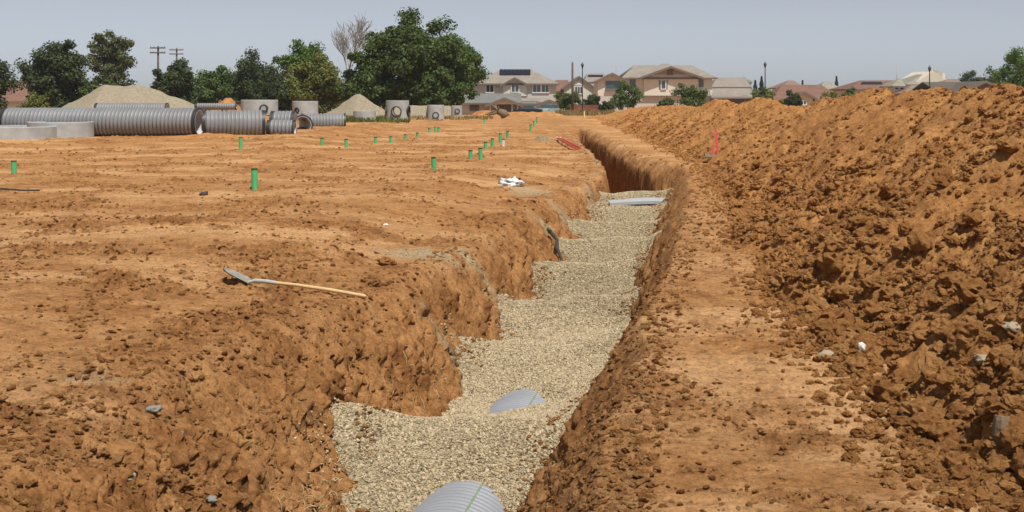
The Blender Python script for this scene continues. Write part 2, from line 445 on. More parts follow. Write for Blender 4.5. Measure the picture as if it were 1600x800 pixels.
def scatter(name, pts, scl, mat, subdiv=1, lump=0.5, lscale=1.6, flat=(0.6, 1.0), seed=0, parent=None, variants=4, smooth=True, src=None):
    """one object of many small lumps: each point carries a lump of radius scl"""
    me = bpy.data.meshes.new(name)
    me.vertices.add(len(pts)); me.vertices.foreach_set('co', np.ascontiguousarray(pts, dtype=np.float32).ravel())
    at = me.attributes.new('scl', 'FLOAT', 'POINT'); at.data.foreach_set('value', np.ascontiguousarray(scl, dtype=np.float32))
    me.materials.append(M[mat])
    o = bpy.data.objects.new(name, me); COL.objects.link(o)
    if parent is not None: o.parent = parent
    ng = bpy.data.node_groups.new(name + '_nodes', 'GeometryNodeTree')
    ng.interface.new_socket('Geometry', in_out='INPUT', socket_type='NodeSocketGeometry')
    ng.interface.new_socket('Geometry', in_out='OUTPUT', socket_type='NodeSocketGeometry')
    nd = ng.nodes; lk = ng.links
    gi = nd.new('NodeGroupInput'); go = nd.new('NodeGroupOutput')
    jn = nd.new('GeometryNodeJoinGeometry')
    for so_ in (src or []):
        oi = nd.new('GeometryNodeObjectInfo'); oi.inputs['Object'].default_value = so_; oi.inputs['As Instance'].default_value = False
        sm = nd.new('GeometryNodeSetMaterial'); sm.inputs['Material'].default_value = M[mat]
        lk.new(oi.outputs['Geometry'], sm.inputs['Geometry'])
        g2 = nd.new('GeometryNodeGeometryToInstance'); lk.new(sm.outputs[0], g2.inputs[0]); lk.new(g2.outputs[0], jn.inputs[0])
    for k in range(0 if src else variants):
        ic = nd.new('GeometryNodeMeshIcoSphere'); ic.inputs['Radius'].default_value = 1.0; ic.inputs['Subdivisions'].default_value = subdiv + 1
        sp = nd.new('GeometryNodeSetPosition')
        ps = nd.new('GeometryNodeInputPosition')
        ad = nd.new('ShaderNodeVectorMath'); ad.operation = 'ADD'; ad.inputs[1].default_value = (k * 7.3 + seed, k * 3.1, seed * 1.7)
        nz = nd.new('ShaderNodeTexNoise'); nz.inputs['Scale'].default_value = lscale; nz.inputs['Detail'].default_value = 3
        sb = nd.new('ShaderNodeVectorMath'); sb.operation = 'SUBTRACT'; sb.inputs[1].default_value = (0.5, 0.5, 0.5)
        sc = nd.new('ShaderNodeVectorMath'); sc.operation = 'SCALE'; sc.inputs['Scale'].default_value = lump * 2.2
        lk.new(ps.outputs[0], ad.inputs[0]); lk.new(ad.outputs[0], nz.inputs['Vector']); lk.new(nz.outputs['Color'], sb.inputs[0]); lk.new(sb.outputs[0], sc.inputs[0])
        lk.new(ic.outputs['Mesh'], sp.inputs['Geometry']); lk.new(sc.outputs[0], sp.inputs['Offset'])
        sm = nd.new('GeometryNodeSetMaterial'); sm.inputs['Material'].default_value = M[mat]
        last = sp.outputs[0]
        ss = nd.new('GeometryNodeSetShadeSmooth'); ss.inputs['Shade Smooth'].default_value = smooth
        lk.new(last, ss.inputs[0]); lk.new(ss.outputs[0], sm.inputs['Geometry'])
        g2 = nd.new('GeometryNodeGeometryToInstance'); lk.new(sm.outputs[0], g2.inputs[0]); lk.new(g2.outputs[0], jn.inputs[0])
    ip = nd.new('GeometryNodeInstanceOnPoints')
    lk.new(gi.outputs[0], ip.inputs['Points']); lk.new(jn.outputs[0], ip.inputs['Instance']); ip.inputs['Pick Instance'].default_value = True
    rv = nd.new('FunctionNodeRandomValue'); rv.data_type = 'FLOAT_VECTOR'; rv.inputs[0].default_value = (-0.5, -0.5, 0); rv.inputs[1].default_value = (0.5, 0.5, 6.28); rv.inputs['Seed'].default_value = seed
    lk.new(rv.outputs[0], ip.inputs['Rotation'])
    na = nd.new('GeometryNodeInputNamedAttribute'); na.data_type = 'FLOAT'; na.inputs['Name'].default_value = 'scl'
    r2 = nd.new('FunctionNodeRandomValue'); r2.data_type = 'FLOAT_VECTOR'; r2.inputs[0].default_value = (0.75, 0.75, flat[0]); r2.inputs[1].default_value = (1.3, 1.3, flat[1]); r2.inputs['Seed'].default_value = seed + 5
    ms = nd.new('ShaderNodeVectorMath'); ms.operation = 'SCALE'
    lk.new(r2.outputs[0], ms.inputs[0]); lk.new(na.outputs['Attribute'], ms.inputs['Scale'])
    lk.new(ms.outputs[0], ip.inputs['Scale']); lk.new(ip.outputs[0], go.inputs[0])
    md = o.modifiers.new('lumps', 'NODES'); md.node_group = ng
    return o

# ------------------------------------------------------------------ the land
rng = np.random.default_rng(7)
_cy = [0, 4, 9.4, 27, 29, 31, 40, 55, 75]
_cx = [-2.07, -1.35, -0.38, 2.79, 3.02, 3.08, 3.15, 3.38, 3.6]
def xc(y): return np.interp(y, _cy, _cx)
_gz = np.array([[3, -1.75], [8.0, -1.75], [9.0, -1.62], [9.5, -1.37], [9.9, -1.14], [10.2, -1.06], [10.6, -1.14], [11.2, -1.32], [11.8, -1.39], [12.2, -1.385], [13.1, -1.3],
                [13.8, -1.12], [14.3, -1.12], [15.2, -1.27], [15.9, -1.2], [16.4, -1.07], [17.2, -1.14], [18.1, -1.16], [18.9, -0.98], [19.8, -1.04], [20.8, -1.02], [21.6, -0.88],
                [22.6, -0.95], [23.6, -0.95], [24.6, -0.82], [26, -0.86], [27, -0.78], [28, -0.76], [30, -0.76]])
def gravel_h(x, y):
    t = x - xc(y)
    yy = y + 0.22 * perlin(x * 0.9, y * 0.3, 5) - 0.25 * np.clip(t, -1, 1) * sstep(10.5, 12.5, y)
    z = np.interp(yy, _gz[:, 0], _gz[:, 1]) + sstep(12.5, 14, y) * 0.16 * np.sin(yy * 2.45 + 0.6)
    tilt = np.interp(y, [9, 10.2, 11.4, 12.1, 14, 30], [0.02, 0.0, 0.24, 0.12, 0.02, 0.0])
    z = z + tilt * t + 0.04 * fbm(x * 1.1, y * 1.1, 3, 9)
    z = z - 0.10 * np.exp(-(((t - 0.12) / 0.42) ** 2 + ((y - 12.15) / 0.4) ** 2))
    z = z + 0.10 * sstep(0.55, 1.1, np.abs(t))                     # banked up along the walls
    z = z + 0.03 * sstep(0.5, 1.25, -t) * np.exp(-((y - 10.3) / 0.7) ** 2)
    return z
def lips(y):
    ll = np.interp(y, [3, 7, 9.4, 10.3, 11, 12, 14.5, 17, 22, 25, 27, 29, 30, 80], [-2.1, -2.1, -2.15, -2.0, -1.8, -1.58, -1.40, -1.36, -1.38, -1.2, -1.08, -0.95, -0.62, -0.5])
    el = np.interp(y, [3, 8.5, 9.4, 10.0, 10.6, 11.5, 13.5, 15, 16.3, 19, 22, 27.5, 29, 30, 80], [-0.8, -0.84, -0.84, -1.1, -1.02, -0.84, -0.92, -0.80, -0.9, -0.68, -0.74, -0.78, -0.72, -0.55, -0.45])
    lr = np.interp(y, [3, 9, 12, 18, 27, 30, 33, 80], [1.55, 1.5, 1.55, 1.6, 1.38, 1.08, 0.8, 0.68])
    er = np.interp(y, [3, 9.3, 9.6, 11.3, 14.2, 17.4, 26.5, 29.5, 31, 80], [0.5, 0.56, 0.62, 0.85, 0.93, 0.87, 0.76, 0.7, 0.62, 0.5])
    return ll, el, lr, er
def land_base(x, y):
    z = np.interp(y, [0, 88, 190, 320, 4500], [0, 0.04, -1.3, -1.6, -1.6])
    z = z + 0.26 * sstep(-5, -8.5, x) * sstep(34, 43, y) * (1 - sstep(62, 80, y))
    z = z + 0.10 * sstep(-1, -6, x) * sstep(13, 20, y) * 0
    return z
def ground(x, y, detail=True):
    base = land_base(x, y)
    t = x - xc(y)
    ll, el, lr, er = lips(y)
    if not detail:
        return base
    near = 1 - sstep(55, 110, y)
    bench = sstep(0.2, 0.6, t)
    # scallops and gullies of the cut faces
    scal = 0.15 * fbm(y * 0.6, x * 0.12, 3, 21) * (1 - sstep(29, 33, y)) + 0.05 * fbm(y * 2.2, x * 1.5, 3, 22)
    rag = (0.10 * fbm(y * 0.9, x * 0.4, 3, 24) + 0.03 * fbm(y * 3.2, x * 2.2, 3, 25, 0.6)) * sstep(18, 30, y)
    tl = t + scal * np.where(t < 0, 1.0, 0.75) + rag
    D = -np.interp(y, [3, 9, 14, 20, 29], [-1.55, -1.5, -1.2, -1.0, -0.85])
    df = np.interp(y, [3, 27, 34], [0.30, 0.30, 0.06])
    dish = -df * sstep(-2.7, 0.15, t - ll) * (1 - sstep(56, 66, y)) * (t < 0.3)
    base = base + dish
    al = np.clip((tl - ll) / (el - ll), 0, 6); ar = np.clip((lr - tl) / (lr - er), 0, 6)
    wl = -(D - df) * np.where(al < 1, al ** 1.3, 1 + 1.9 * (al - 1)); wr = -D * np.where(ar < 1, ar ** 1.12, 1 + 1.6 * (ar - 1))
    # far stretch: upright right side with a laid-back upper shoulder
    far = sstep(29.2, 30.6, y)
    arf = np.clip((lr - tl) / 0.5, 0, 6)
    wrf = np.where(arf < 0.8, -0.32 * (arf / 0.8) ** 1.3, -0.32 - 7.5 * (arf - 0.8))
    wlf = -8.0 * np.clip(tl - ll, 0, 9)
    wr = wr * (1 - far) + wrf * far; wl = wl * (1 - far) + wlf * far
    cut = np.maximum(wl, wr)
    cut = np.where(t < -0.02, np.where(np.abs(t) > 3, 0, wl), np.where(t > 3, 0, wr)) if False else np.maximum(wl, wr)
    cut = np.minimum(cut, 0)
    floor = -2.1
    cut = np.maximum(cut, floor) * (1 - sstep(56, 66, y))
    inwall = sstep(-0.02, -0.25, cut)
    # surface relief
    und = 0.05 * fbm(x / 4.5, y / 4.5, 2, 1) + 0.012 * perlin(x / 1.1, y / 1.3, 2)
    m = sstep(0.08, 0.6, fbm(x / 1.7, y / 1.4, 4, 3, 0.6)) * (1 - bench * (1 - 0.6 * sstep(8.5, 7.0, y)))
    w, cid = worley(x * 5.5 + 0.3 * perlin(x * 6, y * 6, 8), y * 5.5, 4)
    lump = np.clip(0.6 - w, 0, 1) * (0.35 + cid)
    w2, cid2 = worley(x * 14, y * 14, 14)
    lump2 = np.clip(0.6 - w2, 0, 1) * (0.2 + cid2)
    z = base + und * (1 - 0.4 * bench) * np.where(y > 55, near * 0.8 + 0.2, 1)
    rough = 0.25 + 0.75 * m
    z = z + near * (0.10 * lump * m ** 2 * (1 - inwall) + 0.035 * m * fbm(x * 4.2, y * 4.2, 5, 37, 0.7) + 0.038 * lump2 * rough * (0.35 + 0.65 * (1 - bench)))
    clt = 0.010 * np.sin(y * 38 + 2.0 * perlin(x * 0.6, y * 0.6, 38)) * sstep(0.0, 0.4, perlin(x * 0.9, y * 0.35, 39)) * (1 - sstep(16, 26, y))
    lines = clt + 0.007 * fbm(x * 1.6 + 0.5 * perlin(x, y, 35), y * 5.5, 3, 31) * (0.4 + sstep(-0.3, 0.5, perlin(x * 0.5, y * 0.5, 36))) + 0.008 * fbm(x * 3.0, y * 16, 2, 32)
    z = z + near * lines * (0.9 + 0.6 * bench) * (1 - inwall)
    z = z + near * 0.012 * fbm(x * 9, y * 9, 3, 33) * (0.6 + m)
    rut = np.zeros_like(z)
    for (y0, sl_, cv, wd_) in ((12.6, -0.10, 0.5, 0.22), (14.6, -0.08, 0.6, 0.22), (18.5, 0.10, 0.8, 0.24), (20.5, 0.11, 0.8, 0.24), (26, -0.16, 1.0, 0.28), (28.2, -0.15, 1.0, 0.28), (33.5, 0.2, 1.2, 0.3), (37, 0.12, 1.4, 0.4)):
        dy = y - (y0 + sl_ * x + cv * np.sin(x * 0.22 + y0))
        rut = np.maximum(rut, np.exp(-(dy / wd_) ** 2) * sstep(-0.35, 0.25, perlin(x * 0.35, y0 + 0 * x, 301)))
    rut = rut * sstep(-1.9, -2.9, t)
    z = z - 0.028 * rut * (1 + 0.35 * np.sin(x * 30 + 3 * perlin(x, y, 302)))
    # cut faces: coarse, broken soil
    ov = fbm(x * 3.4, y * 2.0, 4, 41, 0.6)
    z = z + cut * 0 + inwall * near * (0.045 * ov + 0.035 * np.clip(0.55 - w, 0, 1) * 2 * cid + 0.035 * fbm(x * 11, y * 7, 3, 42)) + cut
    # shoulder of loose spill on both lips
    sh = 0.25 * np.exp(-((t - (lr + 0.1)) / 0.35) ** 2) * (y < 60) + 0.8 * np.exp(-((t - (ll - 0.25)) / 0.35) ** 2) * (y < 60)
    z = z + sh * near * (0.035 + 0.05 * lump + 0.03 * fbm(x * 3, y * 3, 3, 44))
    crust = np.clip(sstep(-0.15, 0.6, fbm(x / 5.0, y / 2.0, 4, 51)) * 0.9 + 0.20 * bench * sstep(-0.3, 0.5, fbm(x * 0.7, y * 1.4, 3, 52)), 0, 1) * (1 - m) * (1 - inwall)
    crust = np.clip(np.maximum(crust, 0.85 * rut * (1 - 0.5 * m)) , 0, 1) * (1 - sstep(70, 130, y) * 0.6)
    # pale gravel spilt on the lip and down the face
    spill = np.zeros_like(z)
    for (cxp, cyp, rx, ry, a) in ((-1.15, 14.9, 0.55, 0.5, 0.75), (-0.5, 15.6, 0.42, 0.2, 0.8), (0.35, 24.2, 0.5, 0.9, 0.6), (0.7, 20.6, 0.42, 0.25, 0.75), (1.1, 23.0, 0.4, 0.3, 0.7), (-0.75, 12.6, 0.35, 0.12, 0.6),
                                  (-2.95, 8.2, 0.30, 0.14, 0.4), (1.9, 26.5, 0.3, 1.2, 0.6)):
        spill = np.maximum(spill, a * sstep(1.25, 0.35, ((x - cxp) / rx) ** 2 + ((y - cyp) / ry) ** 2 + 0.55 * fbm(x * 3, y * 3, 3, 61)))
    strip = 0.6 * np.exp(-((t - ll + 0.06 + 0.1 * perlin(y * 0.9, x * 0 + 3, 77)) / 0.09) ** 2) * sstep(-0.35, 0.25, perlin(y * 0.7, x * 0, 78)) * sstep(27, 31, y) * (1 - sstep(66, 90, y))
    spill = np.clip(np.maximum(spill, strip * 0.95), 0, 1)
    fresh = np.clip(m * 0.9 + 0.75 * sh + 0.7 * inwall * (0.6 + 0.6 * ov) + 0.5 * sstep(0.1, 0.5, fbm(x * 1.1, y * 1.6, 4, 55, 0.6)), 0, 1)
    return z, crust, spill, fresh
def gz(x, y):
    return float(ground(np.array([float(x)]), np.array([float(y)]))[0][0])

rows = [2.2]
while rows[-1] < 60: rows.append(rows[-1] * 1.0046)
while rows[-1] < 260: rows.append(rows[-1] * 1.014)
while rows[-1] < 4500: rows.append(rows[-1] * 1.08)
rows = np.array(rows)
kk = np.arange(-0.60, 0.6001, 2.35 / FPX)
wing = np.array([0.63, 0.68, 0.76, 0.88, 1.05, 1.35, 1.9, 3.0, 5.0])
kk = np.concatenate([-wing[::-1], kk, wing])
gy = np.repeat(rows[:, None], len(kk), 1); gx = gy * kk[None, :]
gzv, gcr, gsp, gfr = ground(gx, gy)
_t = gx - xc(gy); _ll, _el, _lr, _er = lips(gy)
_dep = land_base(gx, gy) - gzv
_wm = sstep(0.25, 0.65, _dep) * (gy < 62) * sstep(0.0, 0.3, np.abs(_t))
_wd = 0.05 * fbm(gy * 1.5, gzv * 2.0, 2, 201, 0.6) + 0.05 * np.abs(perlin(gy * 4.0, gzv * 5.0, 205)) + 0.055 * fbm(gy * 8.0, gzv * 9, 4, 209, 0.7)
_pit = sstep(0.28, 0.6, fbm(gy * 5.5, gzv * 6.0, 3, 231, 0.6)) * sstep(0.1, 0.5, perlin(gy * 0.8, gzv * 0.9, 232) + 0.35)
_wd = _wd - 0.10 * _pit
gx = gx + _wm * _wd * np.where(_t < 0, 1.0, -0.7) * np.interp(gy, [3, 28, 32, 60], [1, 1, 0.15, 0.15])
land = np_mesh('ground', np.stack([gx, gy, gzv], -1).reshape(-1, 3), grid_quads(len(rows), len(kk)), 'dirt', attrs={'crust': gcr, 'spill': gsp, 'fresh': gfr})
tag(land, 'orange brown bare dirt building site cut by a trench', kind='structure')

# ------------------------------------------------------------------ gravel bed in the trench
ys = np.arange(4.5, 29.9, 0.035); tt = np.arange(-1.55, 1.35, 0.032)
by = np.repeat(ys[:, None], len(tt), 1); bx = xc(by) + tt[None, :]
bz = gravel_h(bx, by) + 0.012 * perlin(bx * 16, by * 16, 70)
bed = np_mesh('gravel_bed', np.stack([bx, by, bz], -1).reshape(-1, 3), grid_quads(len(ys), len(tt)), 'gravel')
tag(bed, 'pale tan crushed gravel filling the bottom of the trench', 'gravel')
n1, n2 = 115000, 60000
py = np.concatenate([rng.uniform(8.3, 15.5, n1), rng.uniform(15.5, 29.6, n2)])
pt = rng.uniform(-1.5, 1.3, n1 + n2)
pxx = xc(py) + pt
pz = gravel_h(pxx, py)
pg = ground(pxx, py)[0]
keep = pz > pg - 0.03
up_wall = (~keep) & (pg - pz < 0.45) & (rng.uniform(0, 1, len(pz)) < 0.34 * np.exp(-(pg - pz) / 0.14) * sstep(-0.2, 0.3, fbm(pxx, py * 1.2, 2, 73) + 0.15))
pz = np.where(up_wall, pg + 0.004, pz + 0.002)
keep = keep | up_wall
pp = np.stack([pxx, py, pz], -1)[keep]
ps = (0.006 + 0.010 * rng.uniform(0, 1, len(pp)) ** 1.6) * np.interp(pp[:, 1], [8, 15, 30], [1.0, 1.1, 1.5])
pb = scatter('loose_gravel', pp, ps, 'pebble', 0, 0.35, 1.2, (0.55, 0.9), 3, bed, smooth=False)
tag(pb, kind='stuff')

# ------------------------------------------------------------------ spoil heap
_ty = [0, 5, 9, 14, 18, 23, 31, 45, 65, 110]; _tx = [2.15, 2.25, 2.5, 2.95, 3.65, 4.3, 5.2, 5.65, 6.2, 6.6]
def toe(y): return np.interp(y, _ty, _tx)
_rh = np.array([[0, 1.9], [8, 1.95], [11, 1.86], [13.2, 1.93], [14.2, 1.88], [15.2, 1.64], [16.5, 1.50], [17.4, 1.84], [18.3, 1.95], [20.8, 1.76], [22.2, 1.88], [23.8, 1.95], [25, 1.84], [28, 1.74],
                [33, 1.52], [38, 1.73], [43, 1.42], [46, 1.72], [50, 1.42], [55, 1.28], [62, 1.32], [68, 1.2], [76, 1.12], [87, 0.9], [96, 0.5], [106, -0.3], [112, -0.5]])
RW = 2.9
def heap(x, y):
    d = x - toe(y)
    warp = 0.35 * fbm(y * 0.35, x * 0.2, 3, 81) + 0.20 * fbm(y * 1.4, x * 0.8, 3, 96) + 0.12 * fbm(x * 1.5, y * 1.5, 3, 82)
    hr = np.interp(y + 0.3 * (d - RW) + 0.35 * perlin(x * 0.8, y * 0.8, 80), _rh[:, 0], _rh[:, 1])
    dd = d + warp
    up = dd / RW * hr; dn = hr - (dd - RW) * 0.62
    k = 0.16
    hr = hr - 0.05
    h = np.clip(0.5 + 0.5 * (dn - up) / k, 0, 1)
    z = dn * (1 - h) + up * h - k * h * (1 - h)
    near = 1 - sstep(45, 100, y)
    w, cid = worley(x * 4.4 + 0.5 * perlin(x * 5, y * 5, 83), y * 4.4, 84)
    w2, cid2 = worley(x * 8, y * 8, 85)
    w3, cid3 = worley(x * 19, y * 19, 86)
    rubble = sstep(2.1, 0.2, d + 1.1 * fbm(x * 0.5, y * 0.35, 3, 87)) * (1 - 0.85 * sstep(11, 24, y))
    rubble = np.clip(rubble + 0.5 * sstep(0.0, 0.6, fbm(x * 0.6, y * 0.4, 3, 94)), 0.28, 1)
    L = np.clip(0.62 - w, 0, 1) * np.clip(cid - 0.45, 0, 1) * 1.6
    z = z + rubble * 0.17 * L + (0.1 + 0.9 * rubble) * 0.085 * np.clip(0.6 - w2, 0, 1) * (0.0 + cid2 ** 1.5) + (0.25 + 0.75 * rubble) * 0.04 * np.clip(0.6 - w3, 0, 1) * cid3
    z = z + (0.45 + 0.55 * rubble) * 0.06 * fbm(x * 2.0, y * 2.0, 6, 88, 0.66) + 0.08 * fbm(x * 0.8, y * 0.8, 2, 90)
    # runnels down the slope
    z = z + (1 - rubble * 0.7) * (0.045 * fbm((y + 0.15 * x) * 1.7, x * 0.35, 3, 89) + 0.02 * fbm((y + 0.15 * x) * 5.5, x * 0.9, 3, 91))
    z = z * sstep(-0.75, 0.35, dd) - 0.35 * (1 - sstep(-0.75, 0.25, dd))
    return z + land_base(x, y) * sstep(60, 110, y)
hy = [1.5]
while hy[-1] < 111: hy.append(hy[-1] * 1.0052 if hy[-1] > 3 else hy[-1] + 0.05)
hy = np.array(hy)
hd = np.concatenate([np.arange(-0.8, 3.7, 0.021), np.linspace(3.8, 7.5, 16)])
HY = np.repeat(hy[:, None], len(hd), 1); HX = toe(HY) + hd[None, :]
HZ = heap(HX, HY)
heap_o = np_mesh('spoil_heap', np.stack([HX, HY, HZ], -1).reshape(-1, 3), grid_quads(len(hy), len(hd)), 'heap')
tag(heap_o, 'long ridge of cloddy red brown excavated soil along the right of the trench', 'dirt pile')

def lump_mesh(name, seed, mat, sub=3, amp=0.35, sq=(1, 1, 0.8)):
    bm = bmesh.new(); bmesh.ops.create_icosphere(bm, subdivisions=sub, radius=1.0)
    co = np.array([v.co[:] for v in bm.verts])
    rr = np.random.default_rng(100 + seed)
    pn = rr.normal(size=(13, 3)); pn /= np.linalg.norm(pn, axis=1)[:, None]
    dk = rr.uniform(0.62, 1.05, 13)
    dots = co @ pn.T
    cand_ = np.where(dots > 0.12, dk[None, :] / np.maximum(dots, 0.12), 9.0)
    r = 0.26 * np.minimum(np.min(cand_, axis=1), 1.25) + 0.7
    r = r + amp * 0.95 * fbm(co[:, 0] * 1.3 + seed * 3.7 + co[:, 2] * 0.9, co[:, 1] * 1.3 + seed + co[:, 2] * 0.7, 4, seed, 0.6)
    r = r + amp * 0.45 * perlin(co[:, 0] * 9 + co[:, 2] * 7, co[:, 1] * 9 - co[:, 2] * 8, seed + 9)
    r = r + amp * 0.5 * perlin(co[:, 0] * 4.6 - co[:, 2] * 3.1 + seed, co[:, 1] * 4.6 + co[:, 2] * 3.7, seed + 3)
    for v, k in zip(bm.verts, r):
        v.co = Vector((v.co.x * k * sq[0], v.co.y * k * sq[1], v.co.z * k * sq[2]))
    me = bpy.data.meshes.new(name); bm.to_mesh(me); bm.free()
    me.polygons.foreach_set('use_smooth', [mat not in ('clod', 'crumb')] * len(me.polygons))
    me.materials.append(M[mat]); return me
clod_me = [lump_mesh('clod', s, 'clod') for s in range(8)]
# the largest clods: a part each
cand = 900
cy_ = 5.2 * (22 / 5.2) ** (rng.uniform(0, 1, cand) ** 1.2); cd_ = np.clip(np.abs(rng.normal(0.3, 0.7, cand)) - 0.2, -0.35, 2.8)
cs_ = rng.uniform(0.046, 0.085, cand) * (1 + 0.5 * rng.uniform(0, 1, cand) ** 5)
cx_ = toe(cy_) + cd_
vis = (cx_ / cy_ < 0.47)
cy_, cd_, cs_, cx_ = cy_[vis][:300], cd_[vis][:300], cs_[vis][:300], cx_[vis][:300]
cz_ = heap(cx_, cy_); cg_ = ground(cx_, cy_)[0]
CLODS = []
for i in range(len(cx_)):
    o = bpy.data.objects.new('clod', clod_me[i % 8]); COL.objects.link(o)
    s = cs_[i]
    o.location = (cx_[i], cy_[i], max(cz_[i], cg_[i]) + s * 0.42)
    o.scale = (s * rng.uniform(0.8, 1.3), s * rng.uniform(0.8, 1.3), s * rng.uniform(0.8, 1.1))
    o.rotation_euler = (rng.uniform(-.6, .6), rng.uniform(-.6, .6), rng.uniform(0, 6.28)); o.parent = heap_o
    if i < 8: CLODS.append(o)
# the rest of the loose clods
nq = 90000
qy = 4.0 * (75 / 4.0) ** (rng.uniform(0, 1, nq)); qd = np.where(rng.uniform(0, 1, nq) < 0.5, np.abs(rng.normal(0.25, 0.75, nq)) - 0.25 - 0.45 * rng.uniform(0, 1, nq) ** 4, rng.uniform(-0.2, 3.2, nq))
qx = toe(qy) + qd
ok = (qx / qy < 0.62); qx, qy, qd = qx[ok], qy[ok], qd[ok]
pat = fbm(qx * 0.7, qy * 0.5, 3, 95)
ok = (pat - 0.10 * (qd - 0.8) - 0.006 * (qy - 12) > -0.25 + 0.45 * rng.uniform(-1, 1, len(qx))); qx, qy = qx[ok], qy[ok]
qs = (0.007 + 0.040 * rng.uniform(0, 1, len(qx)) ** 5) * np.interp(qy, [12, 26], [1.0, 0.7]) * np.interp(qy, [4, 12, 30, 75], [0.9, 1.0, 1.5, 2.4])
qz = np.maximum(heap(qx, qy), ground(qx, qy)[0]) + qs * 0.3
lc = scatter('loose_clods', np.stack([qx, qy, qz], -1), qs, 'clod', 1, 0.55, 1.5, (0.8, 1.1), 11, heap_o, src=CLODS)
tag(lc, kind='stuff')

# crumbs of soil on the field, the bench and the cut faces
ncr = 340000
y1 = 4.2 * (48 / 4.2) ** rng.uniform(0, 1, ncr); x1 = y1 * rng.uniform(-0.5, 0.5, ncr)
g1, c1, s1, _f = ground(x1, y1)
t1 = x1 - xc(y1); l1, e1, r1, f1 = lips(y1)
pat = fbm(x1 / 1.7, y1 / 1.4, 4, 3, 0.6)
inw = ((t1 > l1 - 0.3) & (t1 < e1)) | ((t1 < r1 + 0.35) & (t1 > f1))
ok = ((pat + 0.35 * rng.uniform(-1, 1, ncr) > 0.16) | (inw & (rng.uniform(0, 1, ncr) < 0.8)) | (rng.uniform(0, 1, ncr) < 0.10)) & ((t1 < e1 + 0.1) | (t1 > f1 - 0.1)) & (x1 < toe(y1) + 0.1)
bench1 = (t1 > r1 + 0.25)
ok = ok & (~bench1 | (rng.uniform(0, 1, ncr) < 0.30 + 0.25 * (pat > 0.2))) & ((y1 < 14) | (rng.uniform(0, 1, ncr) < np.interp(y1, [14, 30, 48], [0.9, 0.5, 0.35])))
bq = bench1[ok]
x1, y1, g1 = x1[ok], y1[ok], g1[ok]
s1 = (0.0028 + 0.026 * rng.uniform(0, 1, len(x1)) ** 9) * np.interp(y1, [4, 12, 48], [0.9, 1.1, 1.5]) * np.where(bq, 0.7, 1.0)
# soil fallen on the gravel along both cut faces
fy = rng.uniform(8.6, 28.5, 9000); fl, fe, fr, ff = lips(fy)
fs = rng.uniform(0, 1, 9000) < 0.55
ft = np.where(fs, fe + np.abs(rng.normal(0, 0.14, 9000)), ff - np.abs(rng.normal(0, 0.12, 9000)))
fx_ = xc(fy) + ft; fg = gravel_h(fx_, fy); fk = (fbm(fx_ * 1.2, fy * 1.2, 2, 74) > -0.05) & (fg > ground(fx_, fy)[0] - 0.02)
x1 = np.concatenate([x1, fx_[fk]]); y1 = np.concatenate([y1, fy[fk]]); g1 = np.concatenate([g1, fg[fk] + 0.008]); s1 = np.concatenate([s1, 0.004 + 0.02 * rng.uniform(0, 1, int(fk.sum())) ** 4])
cr = scatter('soil_crumbs', np.stack([x1, y1, g1 + s1 * 0.25], -1), s1, 'crumb', 1, 0.55, 1.5, (0.45, 0.85), 23, src=CLODS)
tag(cr, 'small loose soil crumbs strewn over the bare dirt and cut faces', 'soil', kind='stuff')
def on_ground(u, v):
    """where the sight line meets the land"""
    Ys = np.arange(4.5, 90, 0.02)
    X = (u - 800) * Ys / FPX; Z = EYE - (v - 150) * Ys / FPX
    z = ground(X, Ys)[0]
    z = np.where(X > toe(Ys) - 0.5, np.maximum(z, heap(X, Ys)), z)
    i = int(np.argmax(z >= Z))
    return Vector((X[i], Ys[i], z[i]))

# ------------------------------------------------------------------ pipe in the trench
AX0 = Vector((-1.2, 4.85, -1.905)); AXD = Vector((0.176, 1.0, 0.0)).normalized()
tp = thing('storm_drain_pipe', AX0 - Vector((0, 0, 0.525)), 'pale grey ribbed plastic drain pipe half buried in trench gravel', 'pipe')
def ribbed(length, r, pitch, depth, flat=0.6):
    prof = [(0, r - depth)]
    h = 0.0
    while h < length - pitch:
        prof += [(h + pitch * 0.10, r - depth), (h + pitch * 0.22, r - depth * 0.15), (h + pitch * (0.22 + flat * 0.5), r), (h + pitch * (0.22 + flat), r - depth * 0.15), (h + pitch * 0.96, r - depth)]
        h += pitch
    return prof
pr = ribbed(8.6, 0.525, 0.072, 0.019)
mb = MB(); mb.lathe(pr, AX0, AXD, 72); barrel = mb.build('barrel', 'plastic_new', tp, 'all')
mb = MB(); mb.lathe([(0.0, 0.46), (8.6, 0.46)], AX0, AXD, 48); mb.build('liner', 'liner', tp, 'all')
mb = MB()
side = AXD.cross(Vector((0, 0, 1))).normalized()
for i in range(len(pr) - 1):
    qs_ = []
    for (h, rr_) in (pr[i], pr[i + 1]):
        for a in (0.24, 0.275):
            qs_.append(AX0 + AXD * h + (side * math.sin(a) + Vector((0, 0, 1)) * math.cos(a)) * (rr_ + 0.003))
    mb.add(qs_, [(0, 1, 3, 2)])
mb.build('stripe', 'green_line', tp, 'all')

